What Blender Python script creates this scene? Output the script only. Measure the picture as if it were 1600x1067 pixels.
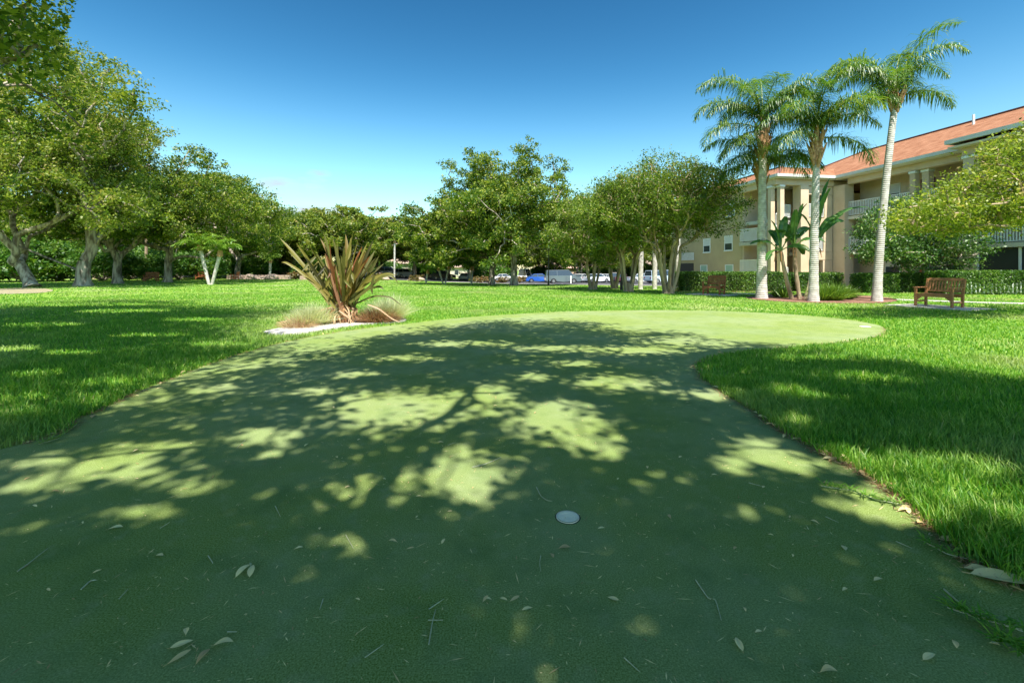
import bpy, math, random
import numpy as np
from mathutils import Vector, Matrix

sc = bpy.context.scene
for o in list(bpy.data.objects): bpy.data.objects.remove(o)
COL = sc.collection
# ------------------------------------------------------------------ camera
F, HZ, CH = 711.0, 422.0, 1.2            # focal length and horizon in pixels of a 1600 px wide frame, eye height
cam = bpy.data.objects.new('camera', bpy.data.cameras.new('camera')); COL.objects.link(cam)
cam.location = (0, 0, CH); cam.rotation_euler = (math.radians(90), 0, 0)
cam.data.sensor_width = 36; cam.data.lens = 36*F/1600; cam.data.shift_y = -(533.5-HZ)/1600
cam.data.clip_start = .05; cam.data.clip_end = 3000
sc.camera = cam
# ------------------------------------------------------------------ light
SUN_EL, SUN_AZ = math.radians(60), math.radians(165.5)
S = np.array([math.sin(SUN_AZ)*math.cos(SUN_EL), math.cos(SUN_AZ)*math.cos(SUN_EL), math.sin(SUN_EL)])
w = bpy.data.worlds.new('World'); sc.world = w; w.use_nodes = True
nt = w.node_tree; N = nt.nodes; L = nt.links; N.clear()
sky = N.new('ShaderNodeTexSky'); sky.sky_type = 'NISHITA'; sky.sun_disc = False
sky.sun_elevation = SUN_EL; sky.sun_rotation = SUN_AZ; sky.air_density = 1.0; sky.dust_density = .6; sky.ozone_density = 1.6
hs = N.new('ShaderNodeHueSaturation'); hs.inputs['Saturation'].default_value = 1.17
gm = N.new('ShaderNodeGamma'); gm.inputs[1].default_value = 2.0
L.new(sky.outputs[0], gm.inputs[0])
tn = N.new('ShaderNodeMix'); tn.data_type = 'RGBA'; tn.blend_type = 'MULTIPLY'; tn.inputs[0].default_value = 1; tn.inputs[7].default_value = (.84, .745, .455, 1)
L.new(gm.outputs[0], tn.inputs[6]); L.new(tn.outputs[2], hs.inputs['Color'])
geo = N.new('ShaderNodeTexCoord')
cn = N.new('ShaderNodeTexNoise'); cn.inputs['Scale'].default_value = 9; cn.inputs['Detail'].default_value = 6
mp = N.new('ShaderNodeMapping'); mp.inputs['Scale'].default_value = (1, 1, 3)
L.new(geo.outputs['Generated'], mp.inputs[0]); L.new(mp.outputs[0], cn.inputs['Vector'])
dist = N.new('ShaderNodeVectorMath'); dist.operation = 'DISTANCE'; dist.inputs[1].default_value = tuple(np.array([-.47, 1, .115])/1.111)
sq = N.new('ShaderNodeMapping'); sq.inputs['Scale'].default_value = (1, 1, 1)
L.new(geo.outputs['Generated'], dist.inputs[0])
mr = N.new('ShaderNodeMapRange'); mr.inputs[1].default_value = .02; mr.inputs[2].default_value = .16; mr.inputs[3].default_value = .55; mr.inputs[4].default_value = 0
L.new(dist.outputs['Value'], mr.inputs[0])
ad = N.new('ShaderNodeMath'); ad.operation = 'ADD'; L.new(mr.outputs[0], ad.inputs[0]); L.new(cn.outputs['Fac'], ad.inputs[1])
m2 = N.new('ShaderNodeMapRange'); m2.inputs[1].default_value = .84; m2.inputs[2].default_value = 1.05; L.new(ad.outputs[0], m2.inputs[0])
mx = N.new('ShaderNodeMix'); mx.data_type = 'RGBA'; mx.inputs[7].default_value = (6.5, 7, 7.6, 1)
sz = N.new('ShaderNodeSeparateXYZ'); L.new(geo.outputs['Generated'], sz.inputs[0])
hr = N.new('ShaderNodeMapRange'); hr.interpolation_type = 'SMOOTHERSTEP'; hr.inputs[1].default_value = -.05; hr.inputs[2].default_value = .42; hr.inputs[3].default_value = .62; hr.inputs[4].default_value = 0; L.new(sz.outputs[2], hr.inputs[0])
hz = N.new('ShaderNodeMix'); hz.data_type = 'RGBA'; hz.inputs[7].default_value = (5.0, 6.5, 7.9, 1); L.new(hr.outputs[0], hz.inputs[0]); L.new(hs.outputs[0], hz.inputs[6])
L.new(m2.outputs[0], mx.inputs[0]); L.new(hz.outputs[2], mx.inputs[6])
bg = N.new('ShaderNodeBackground'); bg.inputs[1].default_value = .054
L.new(mx.outputs[2], bg.inputs[0]); wo = N.new('ShaderNodeOutputWorld'); L.new(bg.outputs[0], wo.inputs[0])
sun = bpy.data.objects.new('sun', bpy.data.lights.new('sun', 'SUN')); COL.objects.link(sun)
sun.data.energy = 5.0; sun.data.angle = math.radians(.5); sun.data.color = (1, .96, .89)
sun.rotation_euler = Vector(S).to_track_quat('Z', 'Y').to_euler(); sun.location = (20, -60, 90)
sc.view_settings.view_transform = 'Standard'; sc.view_settings.look = 'None'
sc.view_settings.exposure = 1.0; sc.view_settings.gamma = 1
sc.cycles.max_bounces = 7; sc.cycles.transparent_max_bounces = 8; sc.cycles.diffuse_bounces = 3; sc.cycles.glossy_bounces = 2; sc.cycles.transmission_bounces = 4
# ------------------------------------------------------------------ ground form, pixel -> ground
def sstep(a, b, x):
    t = np.clip((np.asarray(x, float)-a)/(b-a), 0, 1); return t*t*(3-2*t)
def gz(x, y):
    return -.018*np.clip(np.asarray(y, float)-25, 0, 60)*sstep(-32, 0, x)
def at(px, py):
    u, v = (px-800)/F, (HZ-py)/F
    d = 1.0
    for _ in range(4000):
        if CH+v*d <= gz(u*d, d): break
        d += .05 if d < 60 else .2
        if d > 300: break
    return Vector((u*d, d, float(gz(u*d, d))))
def atd(px, d):
    x = (px-800)/F*d; return Vector((x, d, float(gz(x, d))))
# ------------------------------------------------------------------ mesh helpers
def mesh_arrays(name, V, Fs, mats, attr=None, smooth=False, fmat=None):
    """V (n,3); Fs list of (m,k) index arrays; attr per-face float"""
    me = bpy.data.meshes.new(name)
    V = np.ascontiguousarray(V, dtype=np.float32)
    Fs = [np.asarray(f, dtype=np.int32) for f in Fs if len(f)]
    me.vertices.add(len(V)); me.vertices.foreach_set('co', V.ravel())
    tot = np.concatenate([np.full(len(f), f.shape[1], np.int32) for f in Fs])
    idx = np.concatenate([f.ravel() for f in Fs])
    st = np.concatenate([[0], np.cumsum(tot)[:-1]]).astype(np.int32)
    me.loops.add(len(idx)); me.loops.foreach_set('vertex_index', idx)
    me.polygons.add(len(tot)); me.polygons.foreach_set('loop_start', st)
    me.polygons.foreach_set('use_smooth', np.full(len(tot), bool(smooth)))
    for m in (mats if isinstance(mats, (list, tuple)) else [mats]): me.materials.append(m)
    if fmat is not None: me.polygons.foreach_set('material_index', np.asarray(fmat, np.int32))
    if attr is not None:
        a = me.attributes.new('v', 'FLOAT', 'FACE'); a.data.foreach_set('value', np.asarray(attr, np.float32))
    me.update(calc_edges=True)
    return me
def link(name, me, parent=None):
    o = bpy.data.objects.new(name, me); COL.objects.link(o)
    if parent is not None: o.parent = parent
    return o
def tag(o, label=None, cat=None, group=None, kind=None):
    if label: o['label'] = label
    if cat: o['category'] = cat
    if group: o['group'] = group
    if kind: o['kind'] = kind
    return o
def thing(name, label, cat, loc=(0, 0, 0), rz=0, group=None, sc_=1):
    o = bpy.data.objects.new(name, None); COL.objects.link(o); o.location = loc; o.rotation_euler = (0, 0, rz)
    o.scale = (sc_,)*3; o.empty_display_size = .3
    return tag(o, label, cat, group)
def dup(root, loc, rz=None, label=None, scale=None, group=None, tilt=None):
    r = root.copy(); COL.objects.link(r); r.location = loc
    if rz is not None: r.rotation_euler = (tilt[0] if tilt else 0, tilt[1] if tilt else 0, rz)
    if scale is not None: r.scale = scale if hasattr(scale, '__len__') else (scale,)*3
    if label: r['label'] = label
    if group: r['group'] = group
    for ch in list(root.children):
        c = ch.copy(); COL.objects.link(c); c.parent = r
        for g in ch.children:
            d = g.copy(); COL.objects.link(d); d.parent = c
    return r
class MB:
    def __init__(s): s.V = []; s.F = {}; s.n = 0; s.A = {}
    def add(s, V, Fl, a=.5):
        V = np.asarray(V, float)
        for f in Fl:
            f = np.asarray(f)
            if f.ndim == 1: f = f[None]
            k = f.shape[1]; s.F.setdefault(k, []).append(f+s.n)
            s.A.setdefault(k, []).append(np.full(len(f), a) if np.isscalar(a) else np.asarray(a))
        s.V.append(V); s.n += len(V); return s
    def box(s, x0, x1, y0, y1, z0, z1):
        V = [(x, y, z) for z in (z0, z1) for y in (y0, y1) for x in (x0, x1)]
        return s.add(V, [[[0, 2, 3, 1], [4, 5, 7, 6], [0, 1, 5, 4], [2, 6, 7, 3], [0, 4, 6, 2], [1, 3, 7, 5]]])
    def bar(s, a, b, w, h, up=(0, 0, 1)):
        a = np.array(a, float); b = np.array(b, float); t = b-a; t /= np.linalg.norm(t)
        r = np.cross(t, up); r /= np.linalg.norm(r); u = np.cross(r, t)
        V = [p+r*w/2*i+u*h/2*j for p in (a, b) for (i, j) in ((-1, -1), (1, -1), (1, 1), (-1, 1))]
        return s.add(V, [[[0, 1, 2, 3], [7, 6, 5, 4], [0, 4, 5, 1], [1, 5, 6, 2], [2, 6, 7, 3], [3, 7, 4, 0]]])
    def tube(s, P, R, k=8, cap=True, a=.5):
        P = np.asarray(P, float); n = len(P); R = np.broadcast_to(np.asarray(R, float), (n,))
        T = np.gradient(P, axis=0); T /= np.linalg.norm(T, axis=1)[:, None]+1e-9
        ref = np.array([1, 0, 0]) if abs(T[0][0]) < .8 else np.array([0, 1, 0])
        A = np.cross(T, ref); A /= np.linalg.norm(A, axis=1)[:, None]+1e-9; B = np.cross(T, A)
        th = np.linspace(0, 2*math.pi, k, endpoint=False)
        V = P[:, None]+R[:, None, None]*(A[:, None]*np.cos(th)[None, :, None]+B[:, None]*np.sin(th)[None, :, None])
        i = np.arange(n-1)[:, None]*k; j = np.arange(k)[None]; j2 = (j+1) % k
        Q = np.stack([i+j, i+j2, i+k+j2, i+k+j], -1).reshape(-1, 4)
        s.add(V.reshape(-1, 3), [Q], a)
        if cap:
            s.add(V[0], [np.arange(k)[None, ::-1]], a); s.add(V[-1], [np.arange(k)[None]], a)
        return s
    def lathe(s, prof, k=20, c=(0, 0, 0)):
        P = np.array([(0, 0, z) for r, z in prof], float)+np.array(c)
        th = np.linspace(0, 2*math.pi, k, endpoint=False); n = len(prof)
        V = np.array([[(r*math.cos(t)+c[0], r*math.sin(t)+c[1], z+c[2]) for t in th] for r, z in prof]).reshape(-1, 3)
        i = np.arange(n-1)[:, None]*k; j = np.arange(k)[None]; j2 = (j+1) % k
        return s.add(V, [np.stack([i+j, i+j2, i+k+j2, i+k+j], -1).reshape(-1, 4)])
    def mesh(s, name, mat, smooth=False):
        V = np.concatenate(s.V); ks = sorted(s.F)
        return mesh_arrays(name, V, [np.concatenate(s.F[k]) for k in ks], mat, np.concatenate([np.concatenate(s.A[k]) for k in ks]), smooth)
    def obj(s, name, mat, parent=None, smooth=False, bevel=0):
        o = link(name, s.mesh(name, mat, smooth), parent)
        if bevel:
            b = o.modifiers.new('bevel', 'BEVEL'); b.width = bevel; b.segments = 2
        return o
# ------------------------------------------------------------------ materials
def newmat(name):
    m = bpy.data.materials.new(name); m.use_nodes = True; m.node_tree.nodes.clear(); return m, m.node_tree.nodes, m.node_tree.links
def principled(name, c, rough=.6, metal=0, c2=None, scale=8, bump=0, bscale=60, detail=5, spec=.5, coat=0, lo=.35, hi=.65, vscale=(1, 1, 1)):
    m, N, L = newmat(name)
    p = N.new('ShaderNodeBsdfPrincipled'); o = N.new('ShaderNodeOutputMaterial'); L.new(p.outputs[0], o.inputs[0])
    p.inputs['Roughness'].default_value = rough; p.inputs['Metallic'].default_value = metal
    p.inputs['Specular IOR Level'].default_value = spec; p.inputs['Coat Weight'].default_value = coat
    p.inputs['Base Color'].default_value = (*c, 1)
    tc = N.new('ShaderNodeTexCoord'); mp = N.new('ShaderNodeMapping'); mp.inputs['Scale'].default_value = vscale
    L.new(tc.outputs['Object'], mp.inputs[0])
    if c2:
        n = N.new('ShaderNodeTexNoise'); n.inputs['Scale'].default_value = scale; n.inputs['Detail'].default_value = detail
        L.new(mp.outputs[0], n.inputs['Vector'])
        r = N.new('ShaderNodeMapRange'); r.inputs[1].default_value = lo; r.inputs[2].default_value = hi; L.new(n.outputs['Fac'], r.inputs[0])
        x = N.new('ShaderNodeMix'); x.data_type = 'RGBA'; x.inputs[6].default_value = (*c, 1); x.inputs[7].default_value = (*c2, 1)
        L.new(r.outputs[0], x.inputs[0]); L.new(x.outputs[2], p.inputs['Base Color'])
    if bump:
        n = N.new('ShaderNodeTexNoise'); n.inputs['Scale'].default_value = bscale; n.inputs['Detail'].default_value = 4
        L.new(mp.outputs[0], n.inputs['Vector']); b = N.new('ShaderNodeBump'); b.inputs['Strength'].default_value = bump
        b.inputs['Distance'].default_value = .02; L.new(n.outputs['Fac'], b.inputs['Height']); L.new(b.outputs[0], p.inputs['Normal'])
    return m
def foliage(name, cols, trans=.35, gloss=.06, rough=.45, noise=0, patch=None):
    m, N, L = newmat(name)
    a = N.new('ShaderNodeAttribute'); a.attribute_name = 'v'
    r = N.new('ShaderNodeValToRGB'); e = r.color_ramp.elements
    while len(e) < len(cols): e.new(.5)
    for i, (pos, c) in enumerate(cols): e[i].position = pos; e[i].color = (*c, 1)
    L.new(a.outputs['Fac'], r.inputs[0]); col = r.outputs[0]
    if patch:                       # big slow patches of dry growth
        tc = N.new('ShaderNodeTexCoord'); n = N.new('ShaderNodeTexNoise'); n.inputs['Scale'].default_value = patch[1]; n.inputs['Detail'].default_value = 4
        L.new(tc.outputs['Object'], n.inputs['Vector']); q = N.new('ShaderNodeMapRange'); q.inputs[1].default_value = patch[2]; q.inputs[2].default_value = patch[3]
        q.inputs[4].default_value = patch[4]
        L.new(n.outputs['Fac'], q.inputs[0]); x = N.new('ShaderNodeMix'); x.data_type = 'RGBA'; x.inputs[7].default_value = (*patch[0], 1)
        L.new(q.outputs[0], x.inputs[0]); L.new(col, x.inputs[6]); col = x.outputs[2]
    d = N.new('ShaderNodeBsdfDiffuse'); t = N.new('ShaderNodeBsdfTranslucent'); g = N.new('ShaderNodeBsdfGlossy'); g.inputs['Roughness'].default_value = rough
    L.new(col, d.inputs[0])
    tm = N.new('ShaderNodeMix'); tm.data_type = 'RGBA'; tm.blend_type = 'MULTIPLY'; tm.inputs[0].default_value = 1; tm.inputs[7].default_value = (1.25, 1.35, .6, 1)
    L.new(col, tm.inputs[6]); L.new(tm.outputs[2], t.inputs[0])
    x1 = N.new('ShaderNodeMixShader'); x1.inputs[0].default_value = trans; L.new(d.outputs[0], x1.inputs[1]); L.new(t.outputs[0], x1.inputs[2])
    x2 = N.new('ShaderNodeMixShader'); x2.inputs[0].default_value = gloss; L.new(x1.outputs[0], x2.inputs[1]); L.new(g.outputs[0], x2.inputs[2])
    o = N.new('ShaderNodeOutputMaterial'); L.new(x2.outputs[0], o.inputs[0])
    return m
OAK = foliage('oak_leaves', [(0, (.035, .085, .012)), (.5, (.12, .19, .022)), (.72, (.29, .34, .04)), (1, (.42, .40, .12))], .42, .02)
OAKD = foliage('shade_oak_leaves', [(0, (.03, .07, .012)), (1, (.10, .17, .022))], .14, .02)
OAKY = foliage('oak_leaves_golden', [(0, (.055, .10, .014)), (.5, (.17, .23, .026)), (.85, (.30, .31, .05)), (1, (.36, .28, .12))], .42, .02)
MYR = foliage('myrtle_leaves', [(0, (.040, .09, .012)), (.5, (.15, .23, .024)), (.8, (.31, .35, .05)), (1, (.42, .32, .20))], .42, .025)
GOLD = foliage('golden_leaves', [(0, (.08, .13, .015)), (.5, (.22, .29, .03)), (.85, (.40, .41, .07)), (1, (.48, .36, .15))], .45, .025)
MAG = foliage('glossy_leaves', [(0, (.022, .075, .014)), (.5, (.075, .17, .025)), (1, (.20, .28, .05))], .25, .05, .45)
SHR = foliage('shrub_leaves', [(0, (.020, .075, .012)), (.5, (.07, .17, .02)), (1, (.18, .28, .03))], .35, .03)
HED = foliage('hedge_leaves', [(0, (.025, .075, .012)), (.5, (.085, .19, .02)), (1, (.22, .34, .04))], .25, .04, .45)
PALM = foliage('palm_leaflets', [(0, (.030, .085, .018)), (.5, (.10, .20, .028)), (.85, (.26, .33, .04)), (1, (.42, .36, .08))], .38, .05, .45)
PALMY = foliage('young_palm_leaflets', [(0, (.06, .16, .015)), (.6, (.17, .33, .03)), (1, (.36, .38, .06))], .4, .07)
BOP = foliage('paddle_leaves', [(0, (.03, .11, .025)), (.5, (.08, .22, .035)), (1, (.26, .40, .08))], .4, .06, .4)
GRS = foliage('grass_blades', [(0, (.030, .16, .006)), (.45, (.135, .325, .022)), (.85, (.33, .49, .07)), (1, (.64, .60, .27))], .42, .03, .5,
              patch=((.50, .47, .24), .28, .50, .74, .8))
FLX = foliage('flax_leaves', [(0, (.045, .04, .014)), (.35, (.12, .12, .022)), (.62, (.21, .18, .035)), (.8, (.15, .06, .022)), (1, (.30, .11, .04))], .3, .025, .5)
DRY = foliage('dry_leaves', [(0, (.16, .065, .03)), (.5, (.36, .19, .09)), (1, (.58, .45, .28))], .2, .04)
PGR = foliage('pale_grass', [(0, (.24, .28, .14)), (.5, (.58, .60, .38)), (1, (.85, .80, .62))], .4, .03)
LEAFM = foliage('fallen_leaf', [(0, (.34, .18, .08)), (.3, (.74, .54, .25)), (1, (.97, .84, .44))], .1, .05)
def barkmat(name, c, c2, sc1=5, vs=(1, 1, .25), bump=.9):
    return principled(name, c, .9, c2=c2, scale=sc1, bump=bump, bscale=9, spec=.15, vscale=vs, detail=8, lo=.38, hi=.62)
BARK = barkmat('oak_bark', (.12, .095, .07), (.46, .40, .32))
BARKG = barkmat('smooth_bark', (.22, .16, .10), (.46, .36, .24), 4)
# palm trunk with leaf-scar rings
def ringbark():
    m = principled('palm_bark', (.34, .31, .27), .9, c2=(.60, .57, .52), scale=6, spec=.15, lo=.3, hi=.65)
    N = m.node_tree.nodes; L = m.node_tree.links; p = [n for n in N if n.type == 'BSDF_PRINCIPLED'][0]
    tc = [n for n in N if n.type == 'TEX_COORD'][0]
    wv = N.new('ShaderNodeTexWave'); wv.bands_direction = 'Z'; wv.inputs['Scale'].default_value = 4.2; wv.inputs['Distortion'].default_value = 1.6; wv.inputs['Detail'].default_value = 2
    L.new(tc.outputs['Object'], wv.inputs['Vector'])
    b = N.new('ShaderNodeBump'); b.inputs['Strength'].default_value = .5; b.inputs['Distance'].default_value = .02
    L.new(wv.outputs['Fac'], b.inputs['Height']); L.new(b.outputs[0], p.inputs['Normal'])
    src = p.inputs['Base Color'].links[0].from_socket
    mx = N.new('ShaderNodeMix'); mx.data_type = 'RGBA'; mx.blend_type = 'MULTIPLY'; mx.inputs[0].default_value = .3
    rr = N.new('ShaderNodeValToRGB'); rr.color_ramp.elements[0].color = (.45, .42, .38, 1); rr.color_ramp.elements[1].position = .35
    L.new(wv.outputs['Fac'], rr.inputs[0]); L.new(src, mx.inputs[6]); L.new(rr.outputs[0], mx.inputs[7]); L.new(mx.outputs[2], p.inputs['Base Color'])
    return m
PBARK = ringbark()
BOOT = principled('palm_boots', (.30, .15, .07), .9, c2=(.50, .32, .18), scale=14, spec=.1)
WOOD = principled('teak_wood', (.24, .10, .04), .55, c2=(.44, .21, .09), scale=7, vscale=(1, 6, 6), spec=.4)
WOODR = principled('red_brown_wood', (.24, .075, .03), .55, c2=(.36, .13, .05), scale=7, vscale=(1, 6, 6), spec=.4)
WALL = principled('tan_stucco', (.55, .42, .28), .9, c2=(.62, .49, .34), scale=1.2, bump=.15, bscale=120, spec=.1)
WALLSHADE = principled('shaded_tan_stucco', (.43, .34, .20), .9, c2=(.47, .375, .22), scale=1.2, bump=.15, bscale=120, spec=.1)  # tan stucco darkened to olive, the wing's shade put into the colour
TRIM = principled('cream_trim', (.62, .56, .45), .7, spec=.3)
WHITE = principled('white_paint', (.80, .80, .77), .45, c2=(.74, .73, .69), scale=3)
GUT = principled('gutter_metal', (.62, .62, .56), .4, c2=(.55, .54, .48), scale=2)
DARKIN = principled('dark_interior', (.05, .04, .03), .8)
DOORR = principled('maroon_door', (.13, .02, .018), .45)
DOORO = principled('rust_orange_door', (.40, .09, .03), .5)
SCREEN = principled('insect_screen', (.030, .038, .04), .35, spec=.4)
GLASS = principled('window_glass', (.035, .05, .06), .06, spec=.8)
BLIND = principled('green_blind', (.30, .44, .34), .5)
SHUT = principled('white_blind', (.60, .60, .57), .5)
CONC = principled('concrete', (.42, .39, .34), .9, c2=(.52, .49, .43), scale=4, spec=.15, bump=.2)
ASPH = principled('asphalt', (.055, .055, .06), .9, c2=(.085, .085, .09), scale=1.5, spec=.15, bump=.2)
STONE = principled('pink_stone', (.32, .23, .17), .9, c2=(.46, .36, .29), scale=5, bump=.6, bscale=14, spec=.1)
MULCH = principled('bark_mulch', (.15, .07, .045), .95, c2=(.34, .20, .14), scale=26, bump=1, bscale=40, spec=.05)
GRAV = principled('white_gravel', (.40, .36, .31), .9, c2=(.82, .79, .73), scale=38, bump=1, bscale=90, spec=.2)
DIRT = principled('bare_soil', (.22, .19, .11), .95, c2=(.36, .32, .20), scale=4, bump=.5, spec=.05)
METG = principled('grey_metal', (.20, .21, .21), .5, metal=.4)
BLK = principled('black_metal', (.02, .02, .022), .5)
RUB = principled('rubber', (.025, .025, .027), .8)
RIM = principled('alloy', (.45, .45, .47), .3, metal=.8)
LITEW = principled('lamp_lens', (.75, .76, .75), .15)
LITER = principled('tail_lens', (.35, .02, .015), .2)
CUPW = principled('white_plastic', (.95, .86, .66), .85, c2=(.84, .76, .60), scale=30, spec=.1)
TWIG = principled('twig_wood', (.34, .36, .22), .9, c2=(.5, .5, .34), scale=30)
# shingles
def shingle():
    m = principled('terracotta_shingles', (.29, .125, .065), .9, c2=(.42, .21, .12), scale=2.2, spec=.1, lo=.3, hi=.7)
    N = m.node_tree.nodes; L = m.node_tree.links; p = [n for n in N if n.type == 'BSDF_PRINCIPLED'][0]
    tc = [n for n in N if n.type == 'TEX_COORD'][0]
    br = N.new('ShaderNodeTexBrick'); br.inputs['Scale'].default_value = 1; br.inputs['Brick Width'].default_value = .33; br.inputs['Row Height'].default_value = .16
    br.inputs['Mortar Size'].default_value = .012; br.inputs['Color1'].default_value = (1, 1, 1, 1); br.inputs['Color2'].default_value = (.72, .68, .66, 1); br.inputs['Mortar'].default_value = (.5, .45, .42, 1)
    cb = N.new('ShaderNodeCombineXYZ'); sp = N.new('ShaderNodeSeparateXYZ'); L.new(tc.outputs['Object'], sp.inputs[0])
    a = N.new('ShaderNodeMath'); a.operation = 'ADD'; L.new(sp.outputs[0], a.inputs[0]); L.new(sp.outputs[1], a.inputs[1])
    z = N.new('ShaderNodeMath'); z.operation = 'MULTIPLY'; z.inputs[1].default_value = 2.2; L.new(sp.outputs[2], z.inputs[0])
    L.new(a.outputs[0], cb.inputs[0]); L.new(z.outputs[0], cb.inputs[1]); L.new(cb.outputs[0], br.inputs['Vector'])
    src = p.inputs['Base Color'].links[0].from_socket
    mx = N.new('ShaderNodeMix'); mx.data_type = 'RGBA'; mx.blend_type = 'MULTIPLY'; mx.inputs[0].default_value = .8
    L.new(src, mx.inputs[6]); L.new(br.outputs[0], mx.inputs[7]); L.new(mx.outputs[2], p.inputs['Base Color'])
    return m
SHING = shingle()
# lawn soil/thatch under the blades and short far turf
def lawnmat():
    m, N, L = newmat('lawn_turf')
    tc = N.new('ShaderNodeTexCoord')
    def noise(s, d, vs=None):
        n = N.new('ShaderNodeTexNoise'); n.inputs['Scale'].default_value = s; n.inputs['Detail'].default_value = d
        if vs:
            mp = N.new('ShaderNodeMapping'); mp.inputs['Scale'].default_value = vs; L.new(tc.outputs['Object'], mp.inputs[0]); L.new(mp.outputs[0], n.inputs['Vector'])
        else: L.new(tc.outputs['Object'], n.inputs['Vector'])
        return n
    def ramp(n, a, b, lo=0, hi=1):
        r = N.new('ShaderNodeMapRange'); r.inputs[1].default_value = a; r.inputs[2].default_value = b; r.inputs[3].default_value = lo; r.inputs[4].default_value = hi
        L.new(n.outputs['Fac'], r.inputs[0]); return r.outputs[0]
    def mix(f, a, b):
        x = N.new('ShaderNodeMix'); x.data_type = 'RGBA'; L.new(f, x.inputs[0])
        for i, c in ((6, a), (7, b)):
            if isinstance(c, tuple): x.inputs[i].default_value = (*c, 1)
            else: L.new(c, x.inputs[i])
        return x.outputs[2]
    fine = mix(ramp(noise(30, 6), .35, .65), (.085, .20, .016), (.21, .34, .045))
    mid = mix(ramp(noise(.9, 5), .4, .7, 0, .6), fine, (.27, .38, .06))
    dry = mix(ramp(noise(.22, 4), .54, .72, 0, .75), mid, (.40, .42, .20))
    p = N.new('ShaderNodeBsdfPrincipled'); p.inputs['Roughness'].default_value = .9; p.inputs['Specular IOR Level'].default_value = .1
    L.new(dry, p.inputs['Base Color'])
    b = N.new('ShaderNodeBump'); b.inputs['Strength'].default_value = .9; b.inputs['Distance'].default_value = .05
    L.new(noise(14, 6).outputs['Fac'], b.inputs['Height']); L.new(b.outputs[0], p.inputs['Normal'])
    o = N.new('ShaderNodeOutputMaterial'); L.new(p.outputs[0], o.inputs[0]); return m
LAWN = lawnmat()
def turfmat():
    m, N, L = newmat('putting_green_carpet')
    tc = N.new('ShaderNodeTexCoord')
    def noise(s, d):
        n = N.new('ShaderNodeTexNoise'); n.inputs['Scale'].default_value = s; n.inputs['Detail'].default_value = d; n.inputs['Roughness'].default_value = .6; L.new(tc.outputs['Object'], n.inputs['Vector']); return n
    def ramp(n, a, b, lo=0, hi=1):
        r = N.new('ShaderNodeMapRange'); r.inputs[1].default_value = a; r.inputs[2].default_value = b; r.inputs[3].default_value = lo; r.inputs[4].default_value = hi
        L.new(n.outputs['Fac'], r.inputs[0]); return r.outputs[0]
    def mix(f, a, b):
        x = N.new('ShaderNodeMix'); x.data_type = 'RGBA'; L.new(f, x.inputs[0])
        for i, c in ((6, a), (7, b)):
            if isinstance(c, tuple): x.inputs[i].default_value = (*c, 1)
            else: L.new(c, x.inputs[i])
        return x.outputs[2]
    grain = mix(ramp(noise(170, 3), .36, .66), (.112, .162, .018), (.315, .395, .138))
    wear = mix(ramp(noise(.7, 4), .42, .68, 0, .4), grain, (.37, .40, .27))
    blot0 = mix(ramp(noise(3.5, 6), .50, .72, 0, .45), wear, (.08, .15, .05))
    blot1 = mix(ramp(noise(11, 6), .55, .75, 0, .35), blot0, (.36, .38, .22))
    blot = mix(ramp(noise(.35, 3), .45, .65, 0, .3), blot1, (.13, .22, .06))
    p = N.new('ShaderNodeBsdfPrincipled'); p.inputs['Roughness'].default_value = .95; p.inputs['Specular IOR Level'].default_value = .08
    L.new(blot, p.inputs['Base Color'])
    b = N.new('ShaderNodeBump'); b.inputs['Strength'].default_value = .5; b.inputs['Distance'].default_value = .003
    L.new(noise(240, 2).outputs['Fac'], b.inputs['Height']); L.new(b.outputs[0], p.inputs['Normal'])
    o = N.new('ShaderNodeOutputMaterial'); L.new(p.outputs[0], o.inputs[0]); return m
TURF = turfmat()

# ================================================================== GROUND
def spaced(a, b, n, p=2.2):
    t = np.linspace(-1, 1, n); return (a+b)/2+(b-a)/2*np.sign(t)*np.abs(t)**p
def sheet_xy(name, xs, ys, dz, mat):
    X, Y = np.meshgrid(xs, ys); Z = gz(X, Y)+dz; nx, ny = len(xs), len(ys)
    V = np.stack([X, Y, Z], -1).reshape(-1, 3); i = np.arange(ny-1)[:, None]*nx; j = np.arange(nx-1)[None]
    Q = np.stack([i+j, i+j+1, i+nx+j+1, i+nx+j], -1).reshape(-1, 4)
    return link(name, mesh_arrays(name, V, [Q], mat))
tag(sheet_xy('lawn', spaced(-900, 900, 181), np.concatenate([[-300, -100, -40, -15], np.linspace(-5, 100, 106), [150, 300, 1200]]), 0, LAWN), kind='structure')
def flatpoly(name, pts, dz, mat, label=None, cat=None, kind=None, edge=0):
    """thin slab following the ground: polygon fan through a fine grid of ear-clipped triangles"""
    from mathutils.geometry import tessellate_polygon
    V = [Vector((p[0], p[1], 0)) for p in pts]; T = tessellate_polygon([V])
    m = MB(); n = len(V); z = np.array([float(gz(p[0], p[1]))+dz for p in pts])
    top = np.array([(p[0], p[1], zz) for p, zz in zip(pts, z)])
    tris = []
    for t in T:
        a, b, c = t; A = top[b]-top[a]; B = top[c]-top[a]
        tris.append((a, b, c) if A[0]*B[1]-A[1]*B[0] > 0 else (a, c, b))
    m.add(top, [np.array(tris)])
    if edge:
        bot = top-np.array([0, 0, edge]); i = np.arange(n); j = (i+1) % n
        m.add(np.concatenate([top, bot]), [np.stack([i, j, j+n, i+n], -1)])
    o = m.obj(name, mat)
    if label: tag(o, label, cat)
    if kind: tag(o, kind=kind)
    return o
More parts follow.
